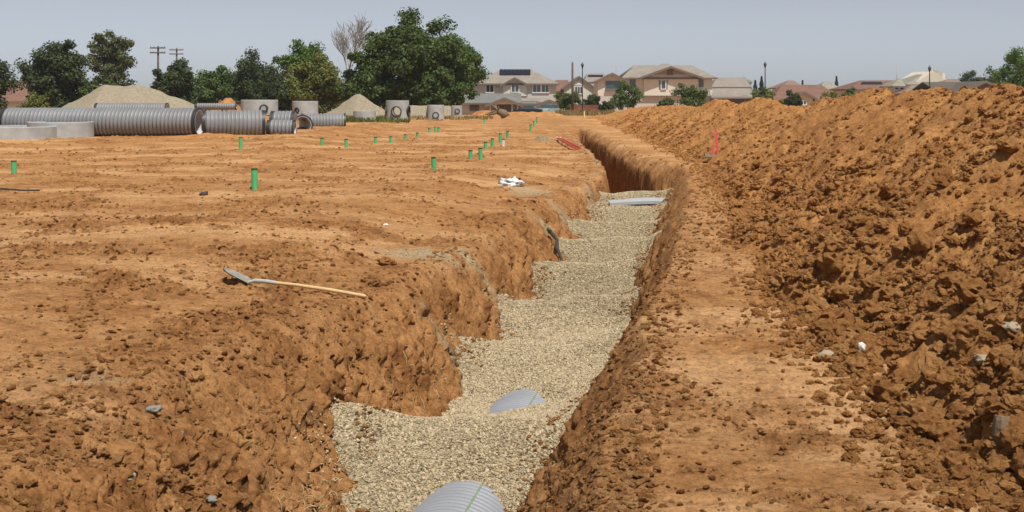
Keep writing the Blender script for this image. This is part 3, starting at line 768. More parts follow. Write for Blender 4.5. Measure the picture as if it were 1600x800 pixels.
# ------------------------------------------------------------------ grey plate at the trench bend
mb = MB()
nx, ny = 14, 6
pc = Vector((3.06, 28.2, -0.74)); vsg = []
for j in range(ny + 1):
    for i in range(nx + 1):
        fx = i / nx - 0.5; fy = j / ny - 0.5
        vsg.append(pc + Vector((fx * 1.42 * (1 - 0.05 * fy), fy * 1.6, 0.05 - 0.10 * fx * fx + 0.04 * fx + 0.03 * fy)))
top = [(j * (nx + 1) + i, j * (nx + 1) + i + 1, (j + 1) * (nx + 1) + i + 1, (j + 1) * (nx + 1) + i) for j in range(ny) for i in range(nx)]
mb.add(vsg, top)
mb.add([q - Vector((0, 0, 0.07)) for q in vsg], top)
for i in range(nx):
    for j0 in (0, ny):
        a = vsg[j0 * (nx + 1) + i]; b = vsg[j0 * (nx + 1) + i + 1]; z = Vector((0, 0, 0.07)); mb.add([a, b, b - z, a - z], [(0, 1, 2, 3)])
for j in range(ny):
    for i0 in (0, nx):
        a = vsg[j * (nx + 1) + i0]; b = vsg[(j + 1) * (nx + 1) + i0]; mb.add([a, b, b - z, a - z], [(0, 1, 2, 3)])
tag(mb.build('trench_plate', 'sheet', None, True), 'flat grey plate lying across the far end of the gravel', 'plate')

# ------------------------------------------------------------------ shovel
a = on_ground(572, 471) + Vector((0, 0, 0.05)); b = on_ground(352, 443) + Vector((0, 0, 0.04))
sh = thing('shovel', (a + b) / 2 - Vector((0, 0, 0.03)), 'long handled shovel with steel blade lying on the trench lip', 'shovel')
d = (b - a).normalized(); L = (b - a).length
up = Vector((0, 0, 1)); sd = d.cross(up).normalized()
pts = [a + d * (L * f) + up * (0.03 * math.sin(f * 3.1)) for f in (0, 0.02, 0.25, 0.5, 0.66)]
MB().tube(pts, [0.013, 0.019, 0.019, 0.018, 0.018], 10).build('handle', 'ash_wood', sh, True)
pts = [a + d * (L * f) + up * h for f, h in ((0.64, 0.027), (0.72, 0.03), (0.79, 0.025), (0.835, 0.0))]
MB().tube(pts, [0.021, 0.022, 0.02, 0.014], 10).build('socket', 'white_paint', sh, True)
mb = MB(); vv = []
n = 9
for i in range(n):
    f = i / (n - 1); w = 0.09 * (1 - max(0, (f - 0.55) / 0.45) ** 2.2) + 0.004
    c = a + d * (L * 0.83 + 0.27 * f) + up * (0.0 + 0.10 * f)
    for k in range(7):
        s_ = k / 3 - 1
        vv.append(c + (sd * 0.98 + up * 0.05) * w * s_ + (up * 0.03) * (s_ * s_ - 0.4))
fs = [(i * 7 + k, i * 7 + k + 1, (i + 1) * 7 + k + 1, (i + 1) * 7 + k) for i in range(n - 1) for k in range(6)]
mb.add(vv, fs); mb.add([q - up * 0.004 for q in vv], [f[::-1] for f in fs])
mb.build('blade', 'steel', sh, True)

# ------------------------------------------------------------------ green stub pipes
def stub(u, vt, vb, lab, mat='green_pvc', lean=0, name='stub_pipe', grp='green stub pipes standing in the field', yadj=None):
    Y = yadj or min(150, EYE * FPX / (vb - 150))
    x = (u - 800) * Y / FPX
    z = gz(x, Y)
    hgt = max(0.22, (vb - vt) * Y / FPX)
    o = thing(name, (x, Y, z), lab, 'pipe', grp)
    r = 0.058
    MB().lathe([(-0.1, r), (hgt - 0.03, r), (hgt - 0.03, r - 0.007), (-0.1, r - 0.007)], (x, Y, z), (0, 0, 1), 20, True).build('pipe_wall', mat, o, True)
    MB().lathe([(hgt - 0.03, 0.0), (hgt - 0.03, r + 0.004), (hgt - 0.004, r + 0.004), (hgt, r - 0.004), (hgt, 0.0)], (x, Y, z), (0, 0, 1), 20).build('end_cap', 'cap', o, True)
    o.rotation_euler = (R(random.uniform(-2, 2)), R(lean + random.uniform(-2, 2)), 0)
    return o
random.seed(4)
STUBS = [(22, 250, 272, 'green stub pipe at the left edge in front of the concrete rings'),
 (398, 266, 299, 'nearest and tallest green stub pipe standing alone on flat dirt'),
 (376, 219, 238, 'green stub pipe just in front of the dark corrugated pipes'),
 (503, 222, 232, 'low green stub pipe right of the pipe stack, beside a dirt clump'),
 (541, 219, 233, 'green stub pipe alone below the short corrugated pipe end'),
 (587, 214, 224, 'first from left of four green stub pipes in the middle row'),
 (611, 213, 224, 'second from left of four green stub pipes in the middle row'),
 (633, 211, 220, 'third from left of four green stub pipes in the middle row'),
 (652, 208, 217, 'rightmost of four green stub pipes in the middle row'),
 (671, 203, 209, 'leftmost of three small far green stub pipes below the middle manholes'),
 (680, 200, 209, 'middle of three small far green stub pipes below the middle manholes'),
 (685, 202, 208, 'rightmost of three small far green stub pipes below the middle manholes'),
 (678, 245, 267, 'large green stub pipe left of a clump of dark dirt'),
 (735, 232, 246, 'shorter nearest green stub pipe of the line leading to the gravel mound'),
 (751, 230, 249, 'tall second green stub pipe of the line leading to the gravel mound'),
 (759, 223, 234, 'third green stub pipe of the line leading to the gravel mound'),
 (769, 218, 231, 'fourth green stub pipe of the line leading to the gravel mound'),
 (782, 209, 224, 'green stub pipe directly behind the white stub pipe'),
 (793, 206, 217, 'farthest green stub pipe of the line leading to the gravel mound'),
 (829, 198, 206, 'green stub pipe at the foot of the slanted far row'),
 (834, 191, 199, 'middle green stub pipe of the slanted far row'),
 (839, 184, 193, 'farthest green stub pipe of the slanted far row'),
 (757, 187, 193, 'small green stub pipe left of the uprooted stump')]
for (u, vt, vb, lab) in STUBS: stub(u, vt, vb, lab)
stub(786, 219, 230, 'white stub pipe among the green ones', 'white_pvc', 6, 'white_stub_pipe', None)

# survey stake, red pipes, bag, sticks, stones
sy = 30.5; sx = (1119 - 800) * sy / FPX; sz = max(float(heap(np.array([sx]), np.array([sy]))[0]), gz(sx, sy))
st = thing('survey_stake', (sx, sy, sz), 'fluorescent pink survey stake standing at the foot of the dirt ridge', 'stake')
MB().box((sx + 0.02, sy, sz + 0.33), (0.05, 0.02, 0.75), Matrix.Rotation(R(-5), 3, 'Y')).build('lath', 'pink', st)
MB().box((sx - 0.10, sy - 0.02, sz + 0.10), (0.045, 0.02, 0.34), Matrix.Rotation(R(4), 3, 'Y')).build('short_lath', 'pink', st)
mb = MB(); mb.prism([(sx - 0.34, sy - 0.25, sz - 0.03), (sx + 0.2, sy - 0.3, sz - 0.05), (sx + 0.28, sy + 0.05, sz + 0.02), (sx - 0.28, sy + 0.1, sz + 0.03)], (0, 0, 0.035))
tag(mb.build('grey_board', 'dead_wood', None), 'flat grey board on the dirt under the pink stake', 'board')
for i, (x0, y0, x1_, y1_, lab) in enumerate(((1.82, 46.5, 2.06, 37.4, 'left one of two red poles lying beside the far trench'), (1.98, 47.2, 2.24, 38.0, 'right one of two red poles lying beside the far trench'))):
    aa = Vector((x0, y0, gz(x0, y0) + 0.07)); bb = Vector((x1_, y1_, gz(x1_, y1_) + 0.07))
    po = thing('red_pole', (aa + bb) / 2, lab, 'pole', 'red poles beside the trench')
    MB().tube([aa.lerp(bb, f) for f in (0.05, 0.35, 0.7, 1.0)], 0.038, 10).build('shaft', 'red_pipe', po, True)
    MB().tube([aa, aa.lerp(bb, 0.055)], 0.048, 10).build('white_end', 'white_pvc', po, True)

def lump(name, lab, cat, loc, size, mat, seed, sq=(1, 1, 1), rot=(0, 0, 0), group=None):
    me = lump_mesh(name, seed, mat, 3, 0.35)
    o = bpy.data.objects.new(name, me); COL.objects.link(o); o.location = loc
    o.scale = (size * sq[0], size * sq[1], size * sq[2]); o.rotation_euler = rot
    return tag(o, lab, cat, group)
q = on_ground(797, 289)
bgt = thing('white_plastic_bag', q, 'crumpled white plastic bag lying on the flat dirt', 'bag')
def crumple(seed, c, s3):
    me = lump_mesh('bag', seed, 'bag', 3, 0.8)
    return me, c, s3
for nm, seed, c, s3 in (('bag_body', 31, (0.02, 0, 0.05), (0.21, 0.2, 0.11)), ('bag_knot', 33, (0.2, 0.02, 0.04), (0.10, 0.1, 0.07)), ('bag_flap', 35, (-0.24, 0.0, 0.015), (0.15, 0.2, 0.025))):
    me = lump_mesh(nm, seed, 'bag', 3, 0.75)
    o = bpy.data.objects.new(nm, me); COL.objects.link(o); o.location = c; o.scale = s3; o.parent = bgt
MB().tube([(0.52, 18.7, -0.33), (0.57, 18.62, -0.5), (0.60, 18.6, -0.6), (0.70, 18.5, -0.82), (0.76, 18.45, -1.05)], [0.05, 0.045, 0.06, 0.04, 0.035], 8)
mb = MB(); c = on_ground(853, 366); e = on_ground(873, 416)
off = Vector((0.08, -0.08, 0.04))
mb.tube([c + off, c.lerp(e, 0.25) + off * 1.3 + Vector((0.03, 0, 0)), c.lerp(e, 0.5) + off * 1.2 - Vector((0.02, 0, 0)), c.lerp(e, 0.8) + off, e + off * 0.8], [0.034, 0.03, 0.038, 0.025, 0.02], 8)
mb.tube([c + off, c + off + Vector((-0.06, 0.0, 0.07))], [0.045, 0.02], 7)
tag(mb.build('dead_root', 'black_stick', None, 'all'), 'black dead root sticking out of the left trench face', 'root')
for (u, v, r, mt, seed, lab) in ((241, 646, 0.045, 'rock', 41, 'grey rock jutting out of the near left bank'),
        (279, 685, 0.034, 'rock', 42, 'small pale grey stone on the near left slope below the larger rock'),
        (204, 748, 0.032, 'pale_rock', 43, 'small pale stone low on the near left slope'),
        (331, 788, 0.034, 'rock', 44, 'grey stone at the very bottom of the near left slope'),
        (604, 413, 0.10, 'crumb', 45, 'large loose tan clod on the field above the shovel handle'),
        (586, 447, 0.08, 'crumb', 46, 'flat pale clod on the trench lip right of the shovel end'),
        (573, 758, 0.055, 'clod', 47, 'single orange clod sitting on the near gravel edge'),
        (1290, 562, 0.055, 'pale_rock', 48, 'pale stone at the toe of the dirt ridge by the white litter'),
        (1412, 657, 0.05, 'rock', 49, 'flat grey stone on the bench below the right clods'),
        (1583, 518, 0.045, 'pale_rock', 50, 'pale stone high on the right clods near the frame edge'),
        (1538, 568, 0.05, 'pale_rock', 51, 'pale stone half way down the right clods'),
        (845, 288, 0.04, 'pale_rock', 52, 'tiny pale stone on the field near the white bag'),
        (603, 353, 0.035, 'bag', 53, 'small white scrap on the flat dirt in mid field'),
        (318, 305, 0.075, 'black_stick', 54, 'dark lump of soil lying alone on the left field')):
    q = on_ground(u, v)
    lump('stone' if 'stone' in lab or 'rock' in lab else 'lump', lab, 'stone' if 'stone' in lab or 'rock' in lab else ('litter' if 'scrap' in lab else 'clod'), q + Vector((0, 0, r * 0.3)), r, mt, seed, (1.15, 1, 0.75), (0.2, 0.1, seed))
q = on_ground(1340, 549)
lump('litter', 'white crumpled litter between clods at the toe of the right ridge', 'litter', q + Vector((-0.02, -0.16, 0.062)), 0.036, 'bag', 61, (0.8, 0.5, 1.3))
q = on_ground(1565, 690)
mb = MB(); mb.tube([q + Vector((0, 0, -0.05)), q + Vector((0.0, 0, 0.06)), q + Vector((0.006, 0.01, 0.115))], [0.048, 0.045, 0.038], 9)
tag(mb.build('wood_chunk', 'dead_wood', None, True), 'upright chunk of dark weathered wood among right clods', 'wood')
# dry roots and straw on the near left cut
mb = MB(); random.seed(12)
for i in range(170):
    u, v = random.choice(((random.uniform(480, 562), random.uniform(700, 800)), (random.uniform(640, 715), random.uniform(560, 640)), (random.uniform(380, 560), random.uniform(640, 800))))
    Y = random.uniform(8.6, 12.2) if v < 650 else random.uniform(8.3, 10.0)
    Xw = xc(Y) - random.uniform(0.82, 1.2); z0 = gz(Xw, Y)
    p0 = Vector((Xw + 0.06, Y, z0 + 0.03)); dr = Vector((random.uniform(-0.1, 0.5), random.uniform(-0.5, 0.4), random.uniform(-0.9, 0.4)))
    l = random.uniform(0.06, 0.2)
    mb.tube([p0, p0 + dr * l * 0.5 + Vector((0.01, 0, 0.01)), p0 + dr * l + Vector((random.uniform(-.02, .02), 0, -0.02))], [0.004, 0.003, 0.0015], 4, False)
tag(mb.build('dry_roots', 'straw', None), 'dry straw coloured roots hanging from the cut face near the gravel', 'roots', kind='stuff')

# ------------------------------------------------------------------ pipe yard
def corrugated(name, lab, uA, uB, vt, vb, Y, Y2=None, left_band=True, pitch=0.155, dark=False, group='corrugated pipes stacked at the left'):
    Y2 = Y2 or Y
    rA = (vb - vt) * Y / FPX / 2
    vm = (vt + vb) / 2
    A = P(uA, vm, Y); B = P(uB, vm, Y2); B.z = A.z
    D = (B - A); L = D.length; D.normalize()
    o = thing(name, (A + B) / 2 - Vector((0, 0, rA)), lab, 'pipe', group)
    prof = []; h = 0.12
    while h < L - 0.12 - pitch * 0.5:
        prof += [(h, rA - 0.055), (h + pitch * 0.20, rA - 0.055), (h + pitch * 0.26, rA - 0.008), (h + pitch * 0.58, rA), (h + pitch * 0.90, rA - 0.008), (h + pitch * 0.97, rA - 0.055)]
        h += pitch
    MB().lathe(prof, A, D, 40).build('barrel', 'plastic', o, 'all')
    MB().lathe([(0, rA - 0.08), (L, rA - 0.08), (L, rA - 0.10), (0, rA - 0.10)], A, D, 40, True).build('liner', 'liner', o, True)
    for hh in (0.0, L - 0.13):
        MB().lathe([(hh, rA - 0.07), (hh, rA - 0.005), (hh + 0.13, rA - 0.005), (hh + 0.13, rA - 0.07)], A, D, 40, True).build('end_band', 'plastic_dark', o, True)
    return o
corrugated('corrugated_pipe', 'long grey corrugated pipe behind the concrete rings', 8, 312, 168, 213, 45, 44.2)
corrugated('corrugated_pipe', 'grey corrugated pipe cut off by the left frame edge', -310, 3, 168, 213, 45.3)
corrugated('corrugated_pipe', 'dark grey corrugated pipe right of the long one', 316, 414, 172, 217, 45, 45.6)
corrugated('corrugated_pipe', 'small cut corrugated pipe piece at the right end of the dark pipe', 418, 461, 187, 215, 46)
corrugated('corrugated_pipe', 'corrugated pipe behind the small cut piece', 424, 462, 173, 209, 49)
corrugated('corrugated_pipe', 'short grey corrugated pipe at the right end of the pipe stack', 470, 540, 177, 206, 57, 57.4)
corrugated('corrugated_pipe', 'open corrugated pipe end just left of the short pipe', 455, 473, 178, 210, 55, 53)
corrugated('corrugated_pipe', 'pale pipe showing its top behind the long pipe below the gravel hill', 150, 262, 160.5, 185, 70)
corrugated('corrugated_pipe', 'narrow grey pipe lying behind the dark pipe by the orange dirt', 305, 370, 161, 172, 78, group=None)

def lathe_cyl(name, lab, u1, u2, vt, vb, Y, holes=(), lip=True, th=0.13, group='precast concrete manhole rings', wall=None):
    r = (u2 - u1) * Y / FPX / 2; x = ((u1 + u2) / 2 - 800) * Y / FPX
    zt = EYE - (vt - 150) * Y / FPX; zb = EYE - (vb - 150) * Y / FPX - 0.05
    o = thing(name, (x, Y, zb), lab, 'concrete ring', group)
    H = zt - zb
    prof = [(0, r), (H - 0.02, r), (H, r - 0.02), (H, r - th * 0.5), (H - 0.05, r - th * 0.52), (H - 0.05, r - th), (0, r - th)] if lip else [(0, r), (H - 0.02, r), (H, r - 0.02), (H, r - th), (0, r - th)]
    w = MB().lathe(prof, (x, Y, zb), (0, 0, 1), 48, True).build('ring_wall', 'concrete', o, True)
    for (ang, hz, hr) in holes:
        dirv = Vector((math.sin(R(ang)), -math.cos(R(ang)), 0))
        c0 = Vector((x, Y, zb + hz))
        cut = MB().lathe([(r - th - 0.25, 0), (r - th - 0.25, hr), (r + 0.3, hr), (r + 0.3, 0)], c0, dirv, 28).build('cutter', 'rubber', None)
        mo = w.modifiers.new('b', 'BOOLEAN'); mo.object = cut; mo.operation = 'DIFFERENCE'; mo.solver = 'EXACT'
        cut.location = -origin_of(o) * 0
        bpy.context.view_layer.update()
        dg = bpy.context.evaluated_depsgraph_get()
        nm = bpy.data.meshes.new_from_object(w.evaluated_get(dg))
        w.modifiers.clear(); w.data = nm
        bpy.data.objects.remove(cut)
        MB().lathe([(r - th * 0.9, hr + 0.004), (r - th * 0.9, hr - 0.05), (r + 0.05, hr - 0.05), (r + 0.05, hr + 0.03), (r - 0.03, hr + 0.03), (r - 0.03, hr + 0.004)], c0, dirv, 28, True).build('hole_gasket', 'rubber', o, True)
    return o
lathe_cyl('concrete_ring', 'low concrete ring at the left frame edge in front of the pipes', -62, 90, 197, 220, 42.5, th=0.2)
lathe_cyl('concrete_ring', 'taller concrete ring standing right of the low one', 46, 144, 190, 219, 43.6, th=0.2)
lathe_cyl('concrete_ring', 'wide concrete ring with lip behind the dark corrugated pipe', 377, 434, 156, 178, 66, [(25, 0.35, 0.22)])
lathe_cyl('concrete_ring', 'stained concrete ring between the pipe stack and small gravel hill', 457, 497, 158, 180, 70, [(-30, 0.35, 0.15)])
lathe_cyl('concrete_ring', 'short low concrete ring on the weeds before the small gravel hill', 552, 587, 173, 186, 80)
lathe_cyl('concrete_ring', 'tall concrete manhole ring with a round hole facing the trench, nearest of three', 603, 639, 157, 186, 80, [(0, 0.58, 0.34), (82, 0.6, 0.36), (180, 0.62, 0.38), (-82, 0.6, 0.3)])
lathe_cyl('concrete_ring', 'middle concrete manhole ring of three with a small low hole', 667, 694, 164, 185, 84, [(5, 0.28, 0.22), (-85, 0.4, 0.25)])
lathe_cyl('concrete_ring', 'smallest farthest concrete manhole ring of three by the big oak', 705, 722, 165, 180, 100, [(10, 0.4, 0.2)])

# heaps in the yard
def pile(name, lab, u1, u2, vt, vb, Y, mat, peak=0.5, flat=0.0, seed=1, cat='gravel pile', depth=0.8, amp=0.12, prof=None):
    xL = (u1 - 800) * Y / FPX; xR = (u2 - 800) * Y / FPX
    zt = EYE - (vt - 150) * Y / FPX; zb = EYE - (vb - 150) * Y / FPX
    w = xR - xL; H = zt - zb
    nx_, ny_ = 90, 50
    X, T = np.meshgrid(np.linspace(0, 1, nx_), np.linspace(-1, 1, ny_))
    if prof is None:
        p1 = np.interp(X, [0, peak - flat / 2, peak + flat / 2, 1], [0, 1, 1, 0])
    else:
        p1 = np.interp(X, [a for a, _ in prof], [b for _, b in prof])
    n_ = fbm(X * w * 0.35, T * w * depth * 0.2, 4, seed)
    prf = np.clip(p1 - np.abs(T) * 1.0 * (0.9 + 0.1 * n_), -0.25, 1)
    k = 0.09
    z = H * (prf + 0.02 * 0) + amp * H * n_ * np.clip(prf * 3, 0, 1) * 0.6
    z = np.where(prf > 0.86, z - H * (prf - 0.86) ** 2 * 1.8, z)
    o = np_mesh(name, np.stack([xL + X * w, Y + T * w * depth / 2, zb + z], -1).reshape(-1, 3), grid_quads(ny_, nx_), mat)
    return tag(o, lab, cat)
pile('gravel_pile', 'broad grey tan gravel hill behind the long pipe', 82, 332, 131, 178, 95, 'gravel_far', seed=3, prof=[(0, 0), (0.10, 0.36), (0.34, 0.98), (0.44, 0.95), (0.52, 1.0), (0.66, 0.80), (0.88, 0.34), (1, 0)], depth=0.7)
pile('gravel_pile', 'pointed tan gravel hill left of the manhole rings', 488, 625, 146, 188, 100, 'gravel_far', 0.53, 0.02, 5, depth=0.8)
pile('gravel_pile', 'low flat topped gravel bank behind the manhole rings', 590, 730, 164, 186, 106, 'gravel_far', 0.5, 0.6, 7, depth=0.3)
pile('gravel_mound', 'small grey gravel mound beside the far trench', 820, 874, 211, 224, 46.5, 'gravel', 0.5, 0.1, 9, depth=1.0)
pile('dirt_pile', 'small orange dirt pile behind the pipes by the grey shed roof', 328, 380, 150, 172, 88, 'dirt_far', 0.55, 0.15, 11, 'dirt pile', 0.9, 0.4)
pile('dirt_pile', 'low red dirt bank in front of the garages', 770, 905, 174, 186, 130, 'dirt_far', 0.4, 0.5, 13, 'dirt pile', 0.4, 0.5)
pile('dirt_pile', 'low red dirt bank beside the uprooted stump', 728, 790, 173, 186, 118, 'dirt_far', 0.5, 0.4, 15, 'dirt pile', 0.5, 0.5)
# rough spoil lying beside the far trench, left
pile('dirt_pile', 'dark crumbly dirt strip below the small gravel mound', 770, 892, 220, 237, 41.5, 'heap', 0.45, 0.4, 17, 'dirt pile', 0.45, 0.9)
pile('dirt_pile', 'low rough ridge of dirt running along the front of the corrugated pipes', 150, 500, 209, 219, 42.6, 'heap', seed=19, cat='dirt pile', depth=0.16, amp=1.3, prof=[(0, 0), (0.1, 0.7), (0.3, 0.5), (0.5, 0.9), (0.62, 0.55), (0.8, 0.8), (1, 0)])
# uprooted stump
q = P(777, 190, 96); q.z = gz(q.x, q.y)
stp = thing('uprooted_stump', q, 'uprooted tree stump with twisted roots on the far field', 'stump')
MB().tube([q + Vector((0.7, 0, 0.1)), q + Vector((0.5, 0, 0.45)), q + Vector((0.1, 0.1, 0.6))], [0.42, 0.36, 0.25], 10).build('stump_log', 'dead_wood', stp, 'all')
random.seed(8)
for i in range(11):
    a0 = q + Vector((0.1, 0.1, 0.5)); dr = Vector((random.uniform(-1.3, 0.2), random.uniform(-0.6, 0.6), random.uniform(-0.3, 0.8))).normalized()
    l = random.uniform(0.6, 1.3)
    MB().tube([a0, a0 + dr * l * 0.5 + Vector((0, 0, random.uniform(-.1, .15))), a0 + dr * l], [0.11, 0.07, 0.03], 6).build('root', 'dead_wood', stp, 'all')
# yellow marker post
q = P(913, 189, 105); q.z = gz(q.x, q.y)
tag(MB().tube([q, q + Vector((0, 0, 0.6))], 0.07, 10).build('marker_post', 'yellow', None, True), 'short pale yellow marker post at the far end of the trench', 'post')
# cord lying on the left field
mb = MB(); pts = [on_ground(u, v) + Vector((0, 0, 0.02)) for u, v in ((-20, 296), (10, 297), (35, 299), (62, 299))]
tag(mb.build('x', 'black_stick', None) if False else MB().tube(pts, 0.018, 6).build('black_hose', 'black_stick', None, 'all'), 'thin black hose on the dirt at the left edge', 'hose')

# weeds
def weeds(name, lab, u1, u2, v1, v2, n_, mat, seed, h=(0.15, 0.4), Yr=None):
    r_ = np.random.default_rng(seed)
    u = r_.uniform(u1, u2, n_); Y = r_.uniform(Yr[0], Yr[1], n_) if Yr else EYE * FPX / (r_.uniform(v1, v2, n_) - 150)
    x = (u - 800) * Y / FPX
    z = ground(x, Y)[0]
    dens = fbm(x * 0.6, Y * 0.2, 2, seed) > -0.15
    x, Y, z = x[dens], Y[dens], z[dens]; k = len(x)
    hh = r_.uniform(h[0], h[1], k); a = r_.uniform(0, 6.28, k); wd = 0.03 + 0.03 * r_.uniform(0, 1, k)
    lx = r_.normal(0, 0.35, k) * hh; ly = r_.normal(0, 0.35, k) * hh
    b = np.stack([x, Y, z - 0.02], -1); w_ = np.stack([np.cos(a) * wd, np.sin(a) * wd, 0 * a], -1); t_ = b + np.stack([lx, ly, hh], -1)
    co = np.stack([b - w_, b + w_, t_ + w_ * 0.3, t_ - w_ * 0.3], 1).reshape(-1, 3)
    return tag(np_mesh(name, co, np.arange(4 * k).reshape(-1, 4), mat, smooth=False), lab, 'weeds', kind='stuff')
weeds('weeds', 'green weeds growing around the concrete rings', 530, 640, 0, 0, 2600, 'weed', 3, (0.12, 0.38), (72, 90))
weeds('weeds', 'patchy weeds along the far manhole rings', 640, 770, 0, 0, 1200, 'dry_weed', 4, (0.1, 0.3), (84, 110))
weeds('weeds', 'dry weeds in front of the red fence', 870, 960, 0, 0, 3000, 'dry_weed', 5, (0.3, 0.9), (150, 172))

# ------------------------------------------------------------------ trees
def crown_np(cen, rad, ncl, nleaf, leaf, seed, bottom=-0.75, cr=0.3, shell=0.45):
    r_ = np.random.default_rng(seed)
    d = r_.normal(size=(ncl, 3)); d /= np.linalg.norm(d, axis=1)[:, None]
    rr_ = r_.uniform(0, 1, ncl) ** shell * 0.93
    az = np.arctan2(d[:, 1], d[:, 0])
    rr_ = rr_ * (1 + 0.24 * np.sin(az * 3 + seed) * np.cos(d[:, 2] * 5 + seed))
    c = d * rr_[:, None]; c[:, 2] = np.maximum(c[:, 2], bottom)
    c = np.array(cen) + c * np.array(rad)
    cl = cr * np.mean(rad) * r_.uniform(0.6, 1.25, ncl)
    ld = r_.normal(size=(ncl, nleaf, 3)); ld /= np.linalg.norm(ld, axis=2)[:, :, None]
    pos = c[:, None, :] + ld * (cl[:, None] * r_.uniform(0.3, 1.15, (ncl, nleaf)))[:, :, None] * np.array([1, 1, 0.8])
    nrm = ld + r_.normal(size=ld.shape) * 0.55 + np.array([0, 0, 0.35]); nrm /= np.linalg.norm(nrm, axis=2)[:, :, None]
    t = np.cross(nrm, r_.normal(size=ld.shape)); t /= np.linalg.norm(t, axis=2)[:, :, None]
    b = np.cross(nrm, t)
    s = leaf * r_.uniform(0.55, 1.35, (ncl, nleaf))[:, :, None]
    q = np.stack([pos - t * s, pos - b * s * 0.6, pos + t * s, pos + b * s * 0.6], 2).reshape(-1, 3)
    return q, np.arange(len(q)).reshape(-1, 4), c
def tree(name, lab, u1, u2, vt, vb, Y, mat, seed, ncl=60, nleaf=130, leaf=0.24, trunk=0.22, cat='tree', group=None, cr=0.28, lift=0.12, ground_z=None, shell=0.45, bottom=-0.95):
    ncl = int(ncl * 1.35); nleaf = int(nleaf * 1.25); leaf *= 0.74
    xL = (u1 - 800) * Y / FPX; xR = (u2 - 800) * Y / FPX; zt = EYE - (vt - 150) * Y / FPX
    x = (xL + xR) / 2; zb = gz(x, Y) if ground_z is None else ground_z
    H = zt - zb; rx = (xR - xL) / 2
    o = thing(name, (x, Y, zb), lab, cat, group)
    cz = zb + H * (0.5 + lift / 2); rz = H * (0.5 - lift / 2)
    q, f, cl = crown_np((x, Y, cz), (rx * 0.98, max(rx, H * 0.35) * 0.85, rz * 0.97), ncl, nleaf, leaf, seed, bottom, cr, shell)
    q = q.copy()
    c = np_mesh('crown', q - np.array([x, Y, zb]), f, mat, o, smooth=False)
    mb = MB(); tr = trunk
    b0 = Vector((x, Y, zb - 0.2)); fork = Vector((x + 0.03 * H, Y, zb + H * 0.32))
    mb.tube([b0, b0.lerp(fork, 0.15), b0.lerp(fork, 0.6) + Vector((0.05, 0, 0)), fork], [tr * 1.5, tr * 1.1, tr * 0.95, tr * 0.8], 8)
    rnd = random.Random(seed)
    for i in range(7):
        e = Vector(cl[rnd.randrange(len(cl))])
        mid = fork.lerp(e, 0.5) + Vector((0, 0, 0.06 * H))
        mb.tube([fork, mid, e], [tr * 0.55, tr * 0.35, tr * 0.1], 6)
    mb.build('trunk', 'bark', o, 'all')
    return o
tree('oak_tree', 'huge dark green oak towering over the field left of the houses', 552, 742, 27, 178, 128, 'l_oak', 11, 190, 200, 0.25, 0.5, lift=0.0, cr=0.20, shell=0.36)
tree('oak_tree', 'low dark skirt of oak foliage at the left foot of the huge oak', 526, 612, 84, 178, 126, 'l_oak', 12, 70, 140, 0.24, 0.3, lift=0.0)
tree('oak_tree', 'lighter oak crown reaching right of the huge oak towards the houses', 672, 756, 56, 178, 133, 'l_mid', 13, 60, 140, 0.24, 0.3, lift=0.18)
tree('oak_tree', 'dark lower oak foliage at the right foot of the huge oak', 640, 728, 100, 178, 125, 'l_oak', 26, 60, 130, 0.24, 0.2, lift=0.0)
tree('oak_tree', 'dark round oak behind the left end of the gravel hill', 40, 140, 68, 174, 132, 'l_dark', 14, 100, 160, 0.25, 0.35, lift=0.0)
tree('eucalyptus_tree', 'tall airy grey green eucalyptus beside the dark round oak', 132, 216, 42, 172, 137, 'l_euc', 35, 66, 100, 0.23, 0.3, lift=0.10, cr=0.22, shell=0.5)
tree('oak_tree', 'dark tree cut off by the left frame edge', -80, 18, 68, 176, 130, 'l_dark', 16, 80, 150, 0.25, 0.35, lift=0.0)
tree('bush', 'low olive bush in front of the red tiled roof at left', 28, 84, 148, 178, 124, 'l_olive', 17, 24, 90, 0.18, 0.1, 'bush', lift=0)
tree('bush', 'green bush at the foot of the eucalyptus', 128, 186, 122, 176, 126, 'l_mid', 18, 34, 110, 0.2, 0.1, 'bush', lift=0)
tree('dark_tree', 'dark tree just right of the utility poles', 240, 312, 90, 172, 140, 'l_dark', 19, 64, 140, 0.24, 0.25, lift=0.0)
tree('dark_tree', 'lower bushy tree between the poles and the grey shed', 290, 368, 102, 170, 146, 'l_mid', 20, 60, 140, 0.24, 0.25, lift=0.0)
tree('dark_tree', 'grey green spreading tree behind the wide concrete ring', 350, 448, 82, 174, 160, 'l_dark', 21, 80, 140, 0.25, 0.3, lift=0.0)
tree('leafy_tree', 'bright green tall tree behind the olive round one', 436, 510, 54, 170, 152, 'l_bright', 22, 66, 140, 0.24, 0.25, lift=0.1)
tree('round_tree', 'olive green round tree left of the bare tree', 450, 538, 84, 178, 134, 'l_olive', 23, 90, 150, 0.22, 0.28, lift=0.0)
tree('dark_tree', 'dark low tree filling the gap left of the olive round tree', 396, 474, 116, 176, 145, 'l_dark', 24, 50, 130, 0.24, 0.25, lift=0.0)
tree('hedge', 'dark hedge running behind the gravel hill at left', 200, 300, 138, 178, 150, 'l_dark', 27, 50, 110, 0.24, 0.15, 'hedge', lift=0.0)
tree('hedge', 'dark hedge filling the gap behind the orange dirt pile', 296, 420, 128, 178, 165, 'l_dark', 28, 70, 110, 0.26, 0.15, 'hedge', lift=0.0)
tree('hedge', 'mid green hedge behind the stained concrete ring', 420, 545, 122, 178, 160, 'l_mid', 29, 70, 110, 0.26, 0.15, 'hedge', lift=0.0)
